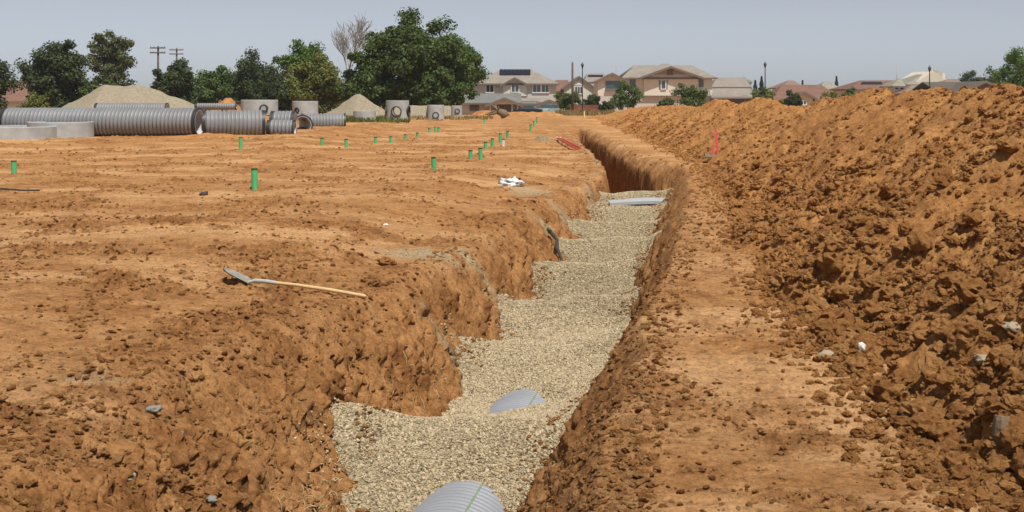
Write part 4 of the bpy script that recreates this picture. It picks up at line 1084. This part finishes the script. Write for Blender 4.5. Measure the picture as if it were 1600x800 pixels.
# bare tree
rnd = random.Random(5)
bt = thing('bare_tree', P(538, 176, 142), 'leafless grey tree rising behind the olive round tree', 'tree')
b0 = P(540, 178, 142); mb = MB(); tw = MB()
def branch(p, dvec, l, r, lev):
    pts = [p]; rad = [r]; q = p.copy(); dd_ = dvec.copy()
    for i in range(4):
        dd_ = (dd_ + Vector((rnd.uniform(-.16, .16), rnd.uniform(-.16, .16), rnd.uniform(-.02, .10)))).normalized()
        q = q + dd_ * l / 4; pts.append(q); rad.append(max(0.022, r * (1 - 0.18 * (i + 1))))
        if lev < 4 and i >= (1 if lev else 2):
            for _ in range(2 if lev < 3 else 1):
                nd_ = (dd_ + Vector((rnd.uniform(-.9, .9), rnd.uniform(-.7, .7), rnd.uniform(-.1, .5)))).normalized()
                branch(q, nd_, l * rnd.uniform(0.5, 0.7), max(0.022, r * 0.5), lev + 1)
    (mb if lev < 2 else tw).tube(pts, rad, 6 if lev < 2 else 4, False)
branch(b0, Vector((-0.02, 0, 1)), 5.7, 0.22, 0)
mb.build('trunk', 'dead_bark', bt, 'all'); tw.build('twigs', 'dead_bark', bt, 'all')

# ------------------------------------------------------------------ houses
def window(parent, u1, u2, v1, v2, Y, nv=2, frame='white_trim', proud=0.10, sill=True):
    a = P(u1, v1, Y); b = P(u2, v2, Y); t = 0.16
    y0 = Y - proud
    mb = MB()
    mb.box(((a.x + b.x) / 2, y0, a.z + t / 2), (b.x - a.x + 2 * t, 0.12, t)); mb.box(((a.x + b.x) / 2, y0 - 0.02, b.z - t / 2), (b.x - a.x + 2 * t, 0.16, t))
    for x in (a.x - t / 2, b.x + t / 2): mb.box((x, y0, (a.z + b.z) / 2), (t, 0.12, a.z - b.z - 0.004))
    for i in range(1, nv): mb.box((a.x + (b.x - a.x) * i / nv, y0, (a.z + b.z) / 2), (0.11, 0.10, a.z - b.z - 0.004))
    w = mb.build('window', frame, parent)
    for i in range(nv):
        xa = a.x + (b.x - a.x) * i / nv + (0.06 if i else 0.002); xb = a.x + (b.x - a.x) * (i + 1) / nv - (0.06 if i < nv - 1 else 0.002)
        MB().box(((xa + xb) / 2, Y - 0.02, (a.z + b.z) / 2), (xb - xa, 0.05, a.z - b.z - 0.006)).build('pane', 'glass', w)
    return w
def wall_prism(parent, poly, Y, depth, mat, name='wall'):
    return MB().prism([P(u, v, Y) for u, v in poly], (0, depth, 0)).build(name, mat, parent)
def gable_front(parent, u1, u2, ve, up_, vp, Y, depth, mat, over=0.55, th=0.22, trim='trim', rname='roof'):
    """a gable roof whose ridge runs away from the viewer"""
    a = P(u1, ve, Y); b = P(u2, ve, Y); p = P(up_, vp, Y)
    y0 = Y - over; y1 = Y + depth
    def at(q, y): return Vector((q.x, y, q.z))
    da = (p - a).normalized() * 0.5; db = (p - b).normalized() * 0.5
    a2 = a - da; b2 = b - db
    r = MB(); r.slab([at(a2, y0), at(p, y0), at(p, y1), at(a2, y1)], th); r.slab([at(p, y0), at(b2, y0), at(b2, y1), at(p, y1)], th)
    o = r.build(rname, mat, parent)
    f = MB()
    up_v = Vector((0, 0, 0.06))
    for s_, e_ in ((a2, p), (b2, p)):
        f.prism([at(s_, y0 - 0.06) + up_v, at(e_, y0 - 0.06) + up_v, at(e_, y0 - 0.06) - Vector((0, 0, 0.34)), at(s_, y0 - 0.06) - Vector((0, 0, 0.34))], (0, 0.055, 0))
    f.build('fascia', trim, o)
    return o
def hip(parent, u1, u2, ve, u3, u4, vr, Y, depth, mat, over=0.6, th=0.25, name='roof'):
    Ym = Y + depth / 2
    A = P(u1, ve, Y - over); B = P(u2, ve, Y - over); C = Vector((B.x, Y + depth + over, B.z)); Dd = Vector((A.x, Y + depth + over, A.z))
    r1 = P(u3, vr, Ym); r2 = P(u4, vr, Ym)
    z = Vector((0, 0, -th))
    m = MB(); m.add([A, B, C, Dd, r1, r2, A + z, B + z, C + z, Dd + z], [(0, 1, 5, 4), (1, 2, 5), (2, 3, 4, 5), (3, 0, 4), (0, 6, 7, 1), (1, 7, 8, 2), (2, 8, 9, 3), (3, 9, 6, 0), (6, 9, 8, 7)])
    o = m.build(name, mat, parent)
    f = MB(); f.box(((A.x + B.x) / 2, A.y - 0.05, A.z - 0.13), (B.x - A.x + 0.1, 0.08, 0.3)); f.build('fascia', 'trim', o)
    return o
def side_roof(parent, u1, u2, ve, vr, Y, depth, mat, over=0.5, th=0.2, name='roof', inset=(0, 0)):
    """ridge parallel to the facade, front slope and back slope"""
    A = P(u1, ve, Y - over); B = P(u2, ve, Y - over); Ym = Y + depth / 2
    r1 = P(u1, vr, Ym); r2 = P(u2, vr, Ym); r1.x = A.x + inset[0]; r2.x = B.x - inset[1]
    m = MB(); m.slab([A, B, r2, r1], th); m.slab([r1, r2, Vector((B.x, Y + depth + over, B.z)), Vector((A.x, Y + depth + over, A.z))], th)
    o = m.build(name, mat, parent)
    f = MB(); f.box(((A.x + B.x) / 2, A.y - 0.06, A.z - 0.10), (B.x - A.x + 0.1, 0.09, 0.28)); f.build('fascia', 'trim', o)
    return o
def solar(parent, poly_uvY, cols=6):
    a, b, c, d_ = [P(*q) for q in poly_uvY]       # lower left, lower right, upper right, upper left
    n_ = (b - a).cross(d_ - a).normalized()
    if n_.z < 0: n_ = -n_
    for i in range(cols):
        f0 = i / cols + 0.002; f1 = (i + 1) / cols - 0.002
        m = MB(); m.prism([a.lerp(b, f0) + n_ * 0.1, a.lerp(b, f1) + n_ * 0.1, d_.lerp(c, f1) + n_ * 0.1, d_.lerp(c, f0) + n_ * 0.1], n_ * 0.06)
        m.build('solar_panel', 'solar', parent)

# house A: two storeys, hip roof, solar array
Y = 206
hA = thing('house', P(800, 181, Y), 'two storey taupe house with hipped tan roof and solar panels on the ridge', 'house', 'houses behind the field')
wall_prism(hA, [(740, 131), (869, 131), (869, 182), (740, 182)], Y, 11, 'tan2')
wall_prism(hA, [(786, 131), (805, 122), (823, 131), (823, 150), (786, 150)], Y - 0.5, 0.5, 'tan', 'gable_wall')
hip(hA, 735, 874, 130.5, 782, 830, 109, Y, 12, 'r_tan')
gable_front(hA, 785, 824, 131.5, 804, 121, Y - 0.7, 4.5, 'r_tan', 0.4, rname='gable_roof')
solar(hA, [(780.5, 118, Y + 3.2), (829, 118, Y + 3.2), (829, 109.5, Y + 5.6), (780.5, 109.5, Y + 5.6)], 8)
window(hA, 760, 771, 132.5, 144, Y); window(hA, 799.5, 810, 132.5, 143.5, Y - 0.5); window(hA, 833, 844, 132.5, 144, Y); window(hA, 847, 857, 132.5, 144, Y)
side_roof(hA, 812, 858, 160, 153, Y - 5.5, 5, 'r_tan', name='porch_roof')
# house B: low front house with gables
Y = 192
hB = thing('house', P(790, 181, Y), 'low single storey house with grey shingle roof and twin front gables', 'house', 'houses behind the field')
wall_prism(hB, [(706, 160), (838, 160), (838, 182), (706, 182)], Y, 8, 'tan2')
side_roof(hB, 700, 815, 161, 146, Y, 8, 'r_grey', 0.9)
wall_prism(hB, [(764, 163), (788, 153), (812, 163)], Y - 2.4, 0.3, 'tan', 'gable_wall')
gable_front(hB, 762, 813, 163, 788, 152.5, Y - 2.5, 6, 'r_dark', 0.5, 0.25, rname='porch_roof')
for u in (766, 775, 800, 809):
    a = P(u, 163, Y - 2.2); b = P(u, 182, Y - 2.2); MB().box(((a + b) / 2), (0.18, 0.18, a.z - b.z)).build('porch_post', 'white_trim' if u in (766, 809) else 'tan', hB)
window(hB, 776, 783, 164, 174, Y, 2, 'trim'); window(hB, 786, 797, 164, 174, Y, 2, 'trim'); window(hB, 735, 747, 164, 172, Y, 2, 'trim')
# garage block
Y = 190
hG = thing('garage', P(860, 181, Y), 'low garage with brown gable beside the parked cars', 'garage')
wall_prism(hG, [(838, 165), (859, 156.5), (880, 165), (880, 182), (838, 182)], Y, 8, 'tan')
gable_front(hG, 837, 881, 165, 859, 156, Y, 8, 'r_dark', 0.6, 0.25)
a = P(848, 168, Y - 0.1); b = P(877, 181, Y - 0.1)
dm = MB()
for i in range(4):
    h_ = (a.z - b.z) / 4; dm.box(((a.x + b.x) / 2, Y - 0.06, b.z + h_ * (i + 0.5)), (b.x - a.x, 0.08, h_ * 0.94))
dm.build('garage_door', 'white_trim', hG)
side_roof(hG, 814, 842, 163, 158, Y + 1, 6, 'r_dark', name='link_roof'); wall_prism(hG, [(815, 163.5), (837.5, 163.5), (837.5, 182), (815, 182)], Y + 1.4, 5, 'tan2', 'link_wall')
window(hG, 818, 824, 166, 174, Y + 1.4, 1)

# red roofs either side of house A
Y = 232
hR = thing('house', P(725, 178, Y), 'pink tiled roof peeping out left of the hipped house beside the oak', 'house')
wall_prism(hR, [(716, 135), (742, 135), (742, 176), (716, 176)], Y, 10, 'tan'); hip(hR, 712, 745, 134, 722, 740, 125, Y, 10, 'r_pink')
hR = thing('house', P(872, 178, Y), 'red tiled house half hidden between the hipped house and the pale gable', 'house')
wall_prism(hR, [(866, 143), (884, 143), (884, 176), (866, 176)], Y - 6, 8, 'tan'); hip(hR, 862, 892, 142, 868, 888, 125, Y - 6, 8, 'r_red')
window(hR, 870, 876, 147, 155, Y - 6, 1, 'trim')
# house C pale gable
Y = 222
hC = thing('house', P(905, 178, Y), 'pale sage gabled house behind the lamp post and utility pole', 'house')
wall_prism(hC, [(882, 136), (905, 119.5), (928, 136), (928, 178), (882, 178)], Y, 12, 'pale_st')
gable_front(hC, 881, 929, 136, 905, 119, Y, 12, 'r_grey', 0.4, 0.2)
window(hC, 898.5, 910, 136, 146, Y, 3); MB().prism([P(897, 133, Y - 0.14), P(904.5, 129, Y - 0.14), P(912, 133, Y - 0.14)], (0, 0.12, 0)).build('window_hood', 'white_trim', hC)
hip(hC, 912, 950, 128, 918, 944, 114, Y + 8, 10, 'r_tan', name='rear_roof'); solar(hC, [(916, 126.5, Y + 9), (944, 126.5, Y + 9), (942, 118, Y + 11.5), (919, 118, Y + 11.5)], 5)
# house D big tan
Y = 205
hD = thing('house', P(1030, 181, Y), 'large two storey tan house with wide front gable behind the two shrubs', 'house', 'houses behind the field')
wall_prism(hD, [(975, 122), (1113, 122), (1113, 150), (975, 150)], Y, 12, 'tan')
wall_prism(hD, [(975, 150), (1113, 150), (1113, 182), (975, 182)], Y, 12, 'tan2', 'lower_wall')
wall_prism(hD, [(1006, 121.5), (1047, 105), (1091, 121.5), (1091, 149.5), (1006, 149.5)], Y - 0.45, 0.44, 'tan', 'gable_wall')
MB().box(((P(975, 150, Y).x + P(1113, 150, Y).x) / 2, Y - 0.47, P(0, 150, Y).z), (P(1113, 150, Y).x - P(975, 150, Y).x, 0.14, 0.16)).build('belt_course', 'trim', hD)
side_roof(hD, 971, 1121, 121.5, 102, Y, 12, 'r_tan', 0.7, 0.25, inset=(3.0, 3.5))
gable_front(hD, 1003, 1093, 119.5, 1047, 104, Y - 0.5, 7, 'r_tan', 1.1, 0.22, rname='gable_roof')
hip(hD, 1018, 1062, 110, 1034, 1044, 99.5, Y + 4, 6, 'r_tan', name='upper_roof')
MB().prism([P(1020, 116.5, Y - 0.5), P(1047, 106.5, Y - 0.5), P(1074, 116.5, Y - 0.5)], (0, -0.08, 0)).build('gable_siding', 'grey_st', hD)
MB().box(P(1047, 113, Y - 0.6), (1.1, 0.1, 1.0)).build('gable_vent', 'trim', hD)
window(hD, 1033.5, 1039.5, 125.5, 138.5, Y - 0.45, 1)
for u in (1031.3, 1041.7): MB().box(P(u, 132, Y - 0.5), (0.32, 0.1, 1.5)).build('shutter', 'shutter', hD)
window(hD, 985.5, 991.5, 124.5, 137, Y, 1, 'shutter'); window(hD, 1093.5, 1097.5, 124.5, 135, Y, 1, 'shutter')
wall_prism(hD, [(934, 127), (957, 115), (977, 124), (977, 150), (934, 150)], Y - 2, 10, 'tan', 'wing_wall'); wall_prism(hD, [(934, 150), (977, 150), (977, 182), (934, 182)], Y - 2, 10, 'tan2', 'wing_lower_wall')
gable_front(hD, 933, 978, 125.5, 956.5, 114, Y - 2, 8, 'r_tan', 0.7, 0.22, rname='wing_roof')
window(hD, 947.5, 967.5, 128, 138.5, Y - 2, 2, 'shutter'); window(hD, 955, 962, 154, 166, Y - 2, 2, 'trim')
MB().box(P(957.5, 140.5, Y - 2.25), (2.7, 0.35, 0.25)).build('window_ledge', 'trim', hD)
wall_prism(hD, [(1093, 150), (1192, 150), (1192, 182), (1093, 182)], Y - 1.0, 0.9, 'dark_st', 'annex_wall')
side_roof(hD, 1112, 1182, 152.5, 138, Y - 1, 9, 'r_tan', 0.7, 0.2, name='annex_roof')
hD2 = thing('house', P(1150, 176, 228), 'low tan roofed house behind the annex right of the big tan house', 'house')
wall_prism(hD2, [(1118, 136), (1168, 136), (1168, 176), (1118, 176)], 228, 9, 'tan2'); hip(hD2, 1112, 1174, 136, 1120, 1164, 121, 228, 9, 'r_tan')
# right hand houses
def tile_house(name, lab, ue1, ue2, ve, ur1, ur2, vr, Y, mat, wall='cream', depth=12, dormers=()):
    h_ = thing(name, P((ue1 + ue2) / 2, 181, Y), lab, 'house')
    wall_prism(h_, [(ue1 + 5, ve), (ue2 - 5, ve), (ue2 - 5, 183), (ue1 + 5, 183)], Y, depth, wall)
    hip(h_, ue1, ue2, ve, ur1, ur2, vr, Y, depth, mat)
    return h_
hE = tile_house('house', 'red tiled house with small cream gable seen over the dirt ridge', 1206, 1318, 156, 1222, 1283, 132.5, 196, 'r_red')
wall_prism(hE, [(1243, 152), (1256, 144), (1270, 152), (1270, 178), (1243, 178)], 194.5, 1.4, 'cream', 'gable_wall'); gable_front(hE, 1241, 1272, 152, 1256, 143, 194.4, 5, 'r_red', 0.5, 0.2, rname='gable_roof')
window(hE, 1252, 1259, 158, 163, 194.5, 2)
tile_house('house', 'small pink roof peak just above the red tiled house', 1222, 1258, 137, 1232, 1240, 125.5, 240, 'r_pink')
tile_house('house', 'pale cream hipped roof right of the red tiled house', 1274, 1330, 147, 1288, 1296, 127.5, 232, 'r_cream')
hF = tile_house('house', 'long red tiled house with dark solar panels on the right skyline', 1326, 1420, 139, 1344, 1404, 125.5, 214, 'r_red')
solar(hF, [(1341, 136.5, 215.6), (1381, 136.5, 215.6), (1377, 129, 218.4), (1347, 129, 218.4)], 6)
hH = tile_house('house', 'pale dormer house left of the far right lamp post', 1394, 1416, 134.5, 1404, 1407, 122.5, 205, 'r_cream', 'pale_st', 6)
window(hH, 1398, 1403, 135.6, 139.5, 205, 1); window(hH, 1406, 1411, 135.6, 139.5, 205, 1)
hI = thing('house', P(1458, 181, 222), 'house with tall pale cream gable behind the far right lamp post', 'house')
wall_prism(hI, [(1424, 133), (1459, 111), (1490, 133), (1490, 183), (1424, 183)], 222, 12, 'cream'); hip(hI, 1416, 1494, 132, 1452, 1466, 109.5, 221.5, 12, 'r_cream')
MB().box(P(1474, 120, 223.2), (0.5, 0.5, 1.4)).build('chimney', 'tan', hI)
tile_house('house', 'pinkish low roof left of the far right lamp post', 1412, 1462, 146, 1424, 1450, 133, 200, 'r_pink')
tile_house('house', 'reddish roof between the cream gable and the dark gable', 1462, 1516, 138, 1482, 1496, 123.5, 212, 'r_pink')
hJ = thing('house', P(1510, 181, 186), 'dark brown shingled house with broad gable at the right end of the skyline', 'house')
side_roof(hJ, 1458, 1530, 139, 128, 192, 9, 'r_dark', name='rear_roof')
wall_prism(hJ, [(1484, 150), (1536, 128), (1580, 144), (1580, 183), (1484, 183)], 186, 9, 'grey_st'); gable_front(hJ, 1480, 1584, 150, 1536, 126.5, 186, 9, 'r_dark', 1.2, 0.25)
MB().box(P(1536, 136, 185.9), (1.6, 0.1, 0.9)).build('gable_vent', 'trim', hJ)
# left: red roof, grey sheds
tile_house('house', 'red tiled roof between the left edge tree and the dark oak', -10, 62, 158, 6, 44, 126, 190, 'r_red')
hS = thing('shed', P(350, 176, 172), 'long low shed with plain grey roof behind the orange dirt pile', 'shed')
wall_prism(hS, [(306, 158), (430, 158), (430, 180), (306, 180)], 158, 7, 'tan2'); side_roof(hS, 303, 368, 160, 149, 158, 7, 'r_grey', 0.4); side_roof(hS, 368.5, 434, 160, 143.5, 158.3, 7, 'r_grey', 0.4, name='roof')
# red fence: boards
fY = 176
fe = thing('board_fence', P(915, 178, fY), 'red brown board fence in front of the big tan house', 'fence')
x0 = P(891, 0, fY).x; x1f = P(938, 0, fY).x; zt = P(0, 164, fY).z; zb = P(0, 180, fY).z
nb = 30
for i in range(nb):
    w = (x1f - x0) / nb
    MB().box((x0 + w * (i + 0.5), fY + random.uniform(-.01, .01), (zt + zb) / 2), (w * 0.93, 0.03, zt - zb + random.uniform(-.03, .03))).build('board', 'redwood', fe)
for z in (zb + 0.4, zt - 0.35): MB().box(((x0 + x1f) / 2, fY + 0.06, z), (x1f - x0, 0.05, 0.1)).build('rail', 'redwood', fe)

# ------------------------------------------------------------------ shrubs round the houses
for (u1, u2, vt, vb, Y, mt, sd, lab) in ((872, 908, 141, 180, 178, 'l_mid', 61, 'shrub left of the red fence by the utility pole'),
        (955, 1004, 131, 180, 170, 'l_mid', 62, 'tall green shrub in front of the left wing of the big tan house'),
        (1044, 1108, 130, 176, 168, 'l_mid', 63, 'wide green shrub before the right half of the big tan house'),
        (936, 958, 160, 180, 172, 'l_dark', 64, 'low dark shrub at the right end of the red fence'),
        (1168, 1226, 138, 176, 165, 'l_olive', 65, 'olive shrub beneath the middle lamp post'),
        (1224, 1254, 141, 174, 160, 'l_dark', 66, 'round dark green shrub by the cream gable'),
        (1284, 1322, 141, 172, 175, 'l_olive', 67, 'low olive shrub right of the cream gable'),
        (1322, 1336, 134, 165, 180, 'l_mid', 68, 'narrow shrub left of the long red tiled house'),
        (912, 936, 148, 172, 190, 'l_dark', 69, 'dark shrub peeping over the red fence'),
        (1140, 1180, 124, 170, 240, 'l_mid', 73, 'green shrub top behind the annex roof'),
        (1028, 1054, 158, 178, 160, 'l_dark', 70, 'low dark shrub left of the wide green shrub')):
    tree('shrub', lab, u1 - 2, u2 + 2, vt - 2, vb, Y, mt, sd, 34, 110, 0.19, 0.08, 'shrub', 'shrubs by the houses', lift=0.0)
tree('dark_tree', 'dark spreading tree behind the broad dark gable on the right', 1494, 1568, 104, 160, 230, 'l_dark', 71, 44, 120, 0.3, 0.2, lift=0.05)
tree('leafy_tree', 'bright green tree at the right frame edge above the ridge', 1552, 1640, 76, 170, 150, 'l_bright', 72, 64, 140, 0.21, 0.22, lift=0.1, cr=0.3)
def conifer(lab, u, w, vt, vb, Y, seed):
    q = P(u, vb, Y); zt = P(u, vt, Y).z; H = zt - q.z; rw = w * Y / FPX * 1.1
    o = thing('conifer', q, lab, 'tree', 'far conifers')
    MB().tube([q, q + Vector((0, 0, H * 0.98))], [0.25, 0.04], 7).build('trunk', 'bark', o, 'all')
    r_ = np.random.default_rng(seed); n_ = 2600
    f = r_.uniform(0, 1, n_) ** 0.7; a = r_.uniform(0, 6.28, n_); rr_ = rw * (1 - (1 - f)) * r_.uniform(0.3, 1, n_) * (0.75 + 0.25 * np.sin(f * 40))
    c = np.stack([np.cos(a) * rr_, np.sin(a) * rr_, H * (1 - f * 0.97)], -1)
    d_ = np.stack([np.cos(a), np.sin(a), -0.4 + 0 * a], -1) * (0.3 + 0.35 * f)[:, None]; s_ = np.stack([-np.sin(a), np.cos(a), 0 * a], -1) * 0.24
    qv = np.stack([c - d_, c - s_, c + d_, c + s_], 1).reshape(-1, 3)
    np_mesh('crown', qv, np.arange(4 * n_).reshape(-1, 4), 'l_con', o, smooth=False)
conifer('dark conifer left of the middle lamp post', 1190, 14, 119, 176, 300, 1)
conifer('small dark conifer beside the middle lamp post', 1180, 12, 125, 176, 300, 2)
conifer('dark pointed conifer above the pale cream hipped roof', 1307, 10, 119, 176, 320, 3)
conifer('tiny conifer above the red tiled house', 1254, 6, 125, 176, 330, 4)
conifer('dark conifer at the left end of the long red tiled house', 1330, 10, 131, 176, 232, 5)

# ------------------------------------------------------------------ poles and lamps
def utility_pole(lab, u, vt, vb, Y, arms, r=0.16):
    q = P(u, vb, Y); t = P(u, vt, Y); q.z = min(q.z, gz(q.x, Y) - 0.2)
    o = thing('utility_pole', q, lab, 'utility pole')
    MB().tube([q, t], [r, r * 0.7], 10).build('shaft', 'pole_wood', o, 'all')
    for (va, hw) in arms:
        z = P(u, va, Y).z; w = hw * Y / FPX
        arm = MB().box((q.x, Y - 0.17, z), (2 * w, 0.12, 0.16)).build('cross_arm', 'pole_wood', o)
        mb = MB()
        for s_ in (-0.9, -0.55, 0.55, 0.9): mb.tube([(q.x + s_ * w, Y - 0.17, z + 0.08), (q.x + s_ * w, Y - 0.17, z + 0.28)], [0.06, 0.04], 6)
        mb.build('insulators', 'grey_metal', arm)
    return o
utility_pole('tall wooden utility pole with two cross arms behind the gravel hill', 247, 72, 172, 150, ((75, 12), (82.5, 12)), 0.17)
utility_pole('farther utility pole with two cross arms just right of the tall one', 276, 75, 172, 190, ((78, 11), (84.5, 11)), 0.18)
utility_pole('bare wooden pole left of the black lamp post by the red fence', 894.5, 97, 180, 172, (), 0.2)
def lamp(lab, u, vt, vb, Y):
    q = P(u, vb, Y); t = P(u, vt, Y); g = gz(q.x, Y); q.z = min(q.z, g)
    o = thing('street_lamp', q, lab, 'street lamp', 'black street lamps'); H = t.z - q.z
    MB().lathe([(0, 0.17), (0.5, 0.15), (0.6, 0.09), (H * 0.5, 0.075), (H - 0.95, 0.06), (H - 0.9, 0.1), (H - 0.86, 0.0)], q, (0, 0, 1), 12).build('post', 'black_metal', o, 'all')
    MB().lathe([(H - 0.88, 0.08), (H - 0.45, 0.20), (H - 0.45, 0.0)], q, (0, 0, 1), 10).build('lantern', 'black_metal', o, True)
    MB().lathe([(H - 0.45, 0.25), (H - 0.28, 0.17), (H - 0.12, 0.05), (H, 0.02), (H, 0.0)], q, (0, 0, 1), 10).build('lantern_cap', 'black_metal', o, True)
lamp('black street lamp beside the wooden pole in front of the red fence', 910, 97, 190, 165)
lamp('black street lamp above the olive shrub in the middle right', 1195.5, 96, 178, 160)
lamp('black street lamp above the far right of the dirt ridge', 1452.5, 102, 180, 158)
for lab, u, vt, Y in (('thin grey mast rising behind the big tan house', 963, 97, 260), ('thin grey mast rising over the long red tiled house', 1401.5, 99, 260)):
    q = P(u, 178, Y); t = P(u, vt, Y)
    tag(MB().tube([q, q.lerp(t, 0.6), t], [0.16, 0.12, 0.08], 8).build('mast', 'grey_metal', None, 'all'), lab, 'mast')

# ------------------------------------------------------------------ parked cars
def car(name, lab, cat, loc, rz, paint, prof, cab, wid, wheels, wr):
    """prof: side outline (x,z) of the body, cab: outline of the glasshouse; nose towards -x"""
    o = bpy.data.objects.new(name, None); COL.objects.link(o); tag(o, lab, cat)
    def loft(poly, wb, wt, z0, z1):
        m = MB(); n = len(poly); vs = []
        for s_ in (-1, -0.86, 0.86, 1):
            for (x, z) in poly:
                f = (z - z0) / max(0.01, z1 - z0); w = wb + (wt - wb) * max(0, min(1, f))
                k = 1.0 if abs(s_) < 0.9 else 1.0
                sh_ = 0.97 if abs(s_) > 0.9 else 1.0
                vs.append((x * sh_, s_ * w / 2, z0 + (z - z0) * (0.96 if abs(s_) > 0.9 else 1.0)))
        fs_ = [tuple(range(n))[::-1], tuple(range(3 * n, 4 * n))]
        for r_ in range(3):
            fs_ += [(r_ * n + i, r_ * n + (i + 1) % n, (r_ + 1) * n + (i + 1) % n, (r_ + 1) * n + i) for i in range(n)]
        return m.add(vs, fs_)
    z0 = min(z for _, z in prof); z1 = max(z for _, z in prof)
    loft(prof, wid, wid * 0.96, z0, z1).build('body', paint, o, True)
    c0 = min(z for _, z in cab); c1 = max(z for _, z in cab)
    loft(cab, wid * 0.93, wid * 0.74, c0, c1).build('glasshouse', 'glass', o, True)
    xs = [x for x, z in cab if z > c1 - 0.12]
    MB().box(((min(xs) + max(xs)) / 2, 0, c1 + 0.015), (max(xs) - min(xs) + 0.1, wid * 0.74, 0.05)).build('roof_panel', paint, o)
    for wx in wheels:
        for s_ in (-1, 1):
            w = MB().lathe([(-0.1, wr * 0.6), (-0.1, wr * 0.93), (-0.07, wr), (0.07, wr), (0.1, wr * 0.93), (0.1, wr * 0.6)], (wx, s_ * (wid / 2 - 0.08), wr), (0, 1, 0), 24).build('wheel', 'tyre', o, True)
            MB().lathe([(-0.085, 0), (-0.085, wr * 0.62), (0.085, wr * 0.62), (0.085, 0)], (wx, s_ * (wid / 2 - 0.08), wr), (0, 1, 0), 20).build('rim', 'grey_metal', w, True)
    xn = min(x for x, _ in prof)
    for s_ in (-1, 1):
        MB().box((xn + 0.06, s_ * wid * 0.37, z0 + 0.42), (0.1, 0.32, 0.13)).build('headlight', 'lamp_lens', o)
    o.location = loc; o.rotation_euler = (0, 0, rz)
    return o
sed = [(-2.3, 0.3), (-2.3, 0.62), (-2.15, 0.78), (-1.0, 0.93), (1.6, 0.95), (2.2, 0.92), (2.3, 0.7), (2.28, 0.3)]
sedc = [(-1.05, 0.9), (-0.35, 1.40), (0.9, 1.42), (1.7, 0.92)]
suv = [(-2.3, 0.36), (-2.3, 0.8), (-2.15, 0.98), (-1.1, 1.08), (2.2, 1.1), (2.3, 0.9), (2.28, 0.36)]
suvc = [(-1.15, 1.05), (-0.5, 1.66), (1.95, 1.68), (2.15, 1.08)]
q = P(824, 180, 180); car('parked_car', 'dark navy car parked in front of the garage', 'car', (q.x, q.y, gz(q.x, q.y)), R(-20), 'car_dark', sed, sedc, 1.8, (-1.45, 1.4), 0.33)
q = P(856, 180, 184); car('parked_car', 'pale teal sport utility car parked by the garage door', 'car', (q.x, q.y, gz(q.x, q.y)), R(62), 'car_teal', suv, suvc, 1.85, (-1.45, 1.4), 0.36)

# ------------------------------------------------------------------ thin summer haze
hz = MB().box((0, 300, 9.0), (1500, 900, 26.0))
m_ = bpy.data.materials.new('haze_air'); m_.use_nodes = True
hn = m_.node_tree
for n_ in list(hn.nodes): hn.nodes.remove(n_)
vo = hn.nodes.new('ShaderNodeVolumePrincipled'); vo.inputs['Color'].default_value = (0.9, 0.92, 0.95, 1); vo.inputs['Density'].default_value = 0.00022; vo.inputs['Anisotropy'].default_value = 0.2
ho = hn.nodes.new('ShaderNodeOutputMaterial'); hn.links.new(vo.outputs[0], ho.inputs['Volume'])
tag(hz.build('haze', m_, None), 'thin pale summer haze over the whole site', 'haze', kind='stuff')
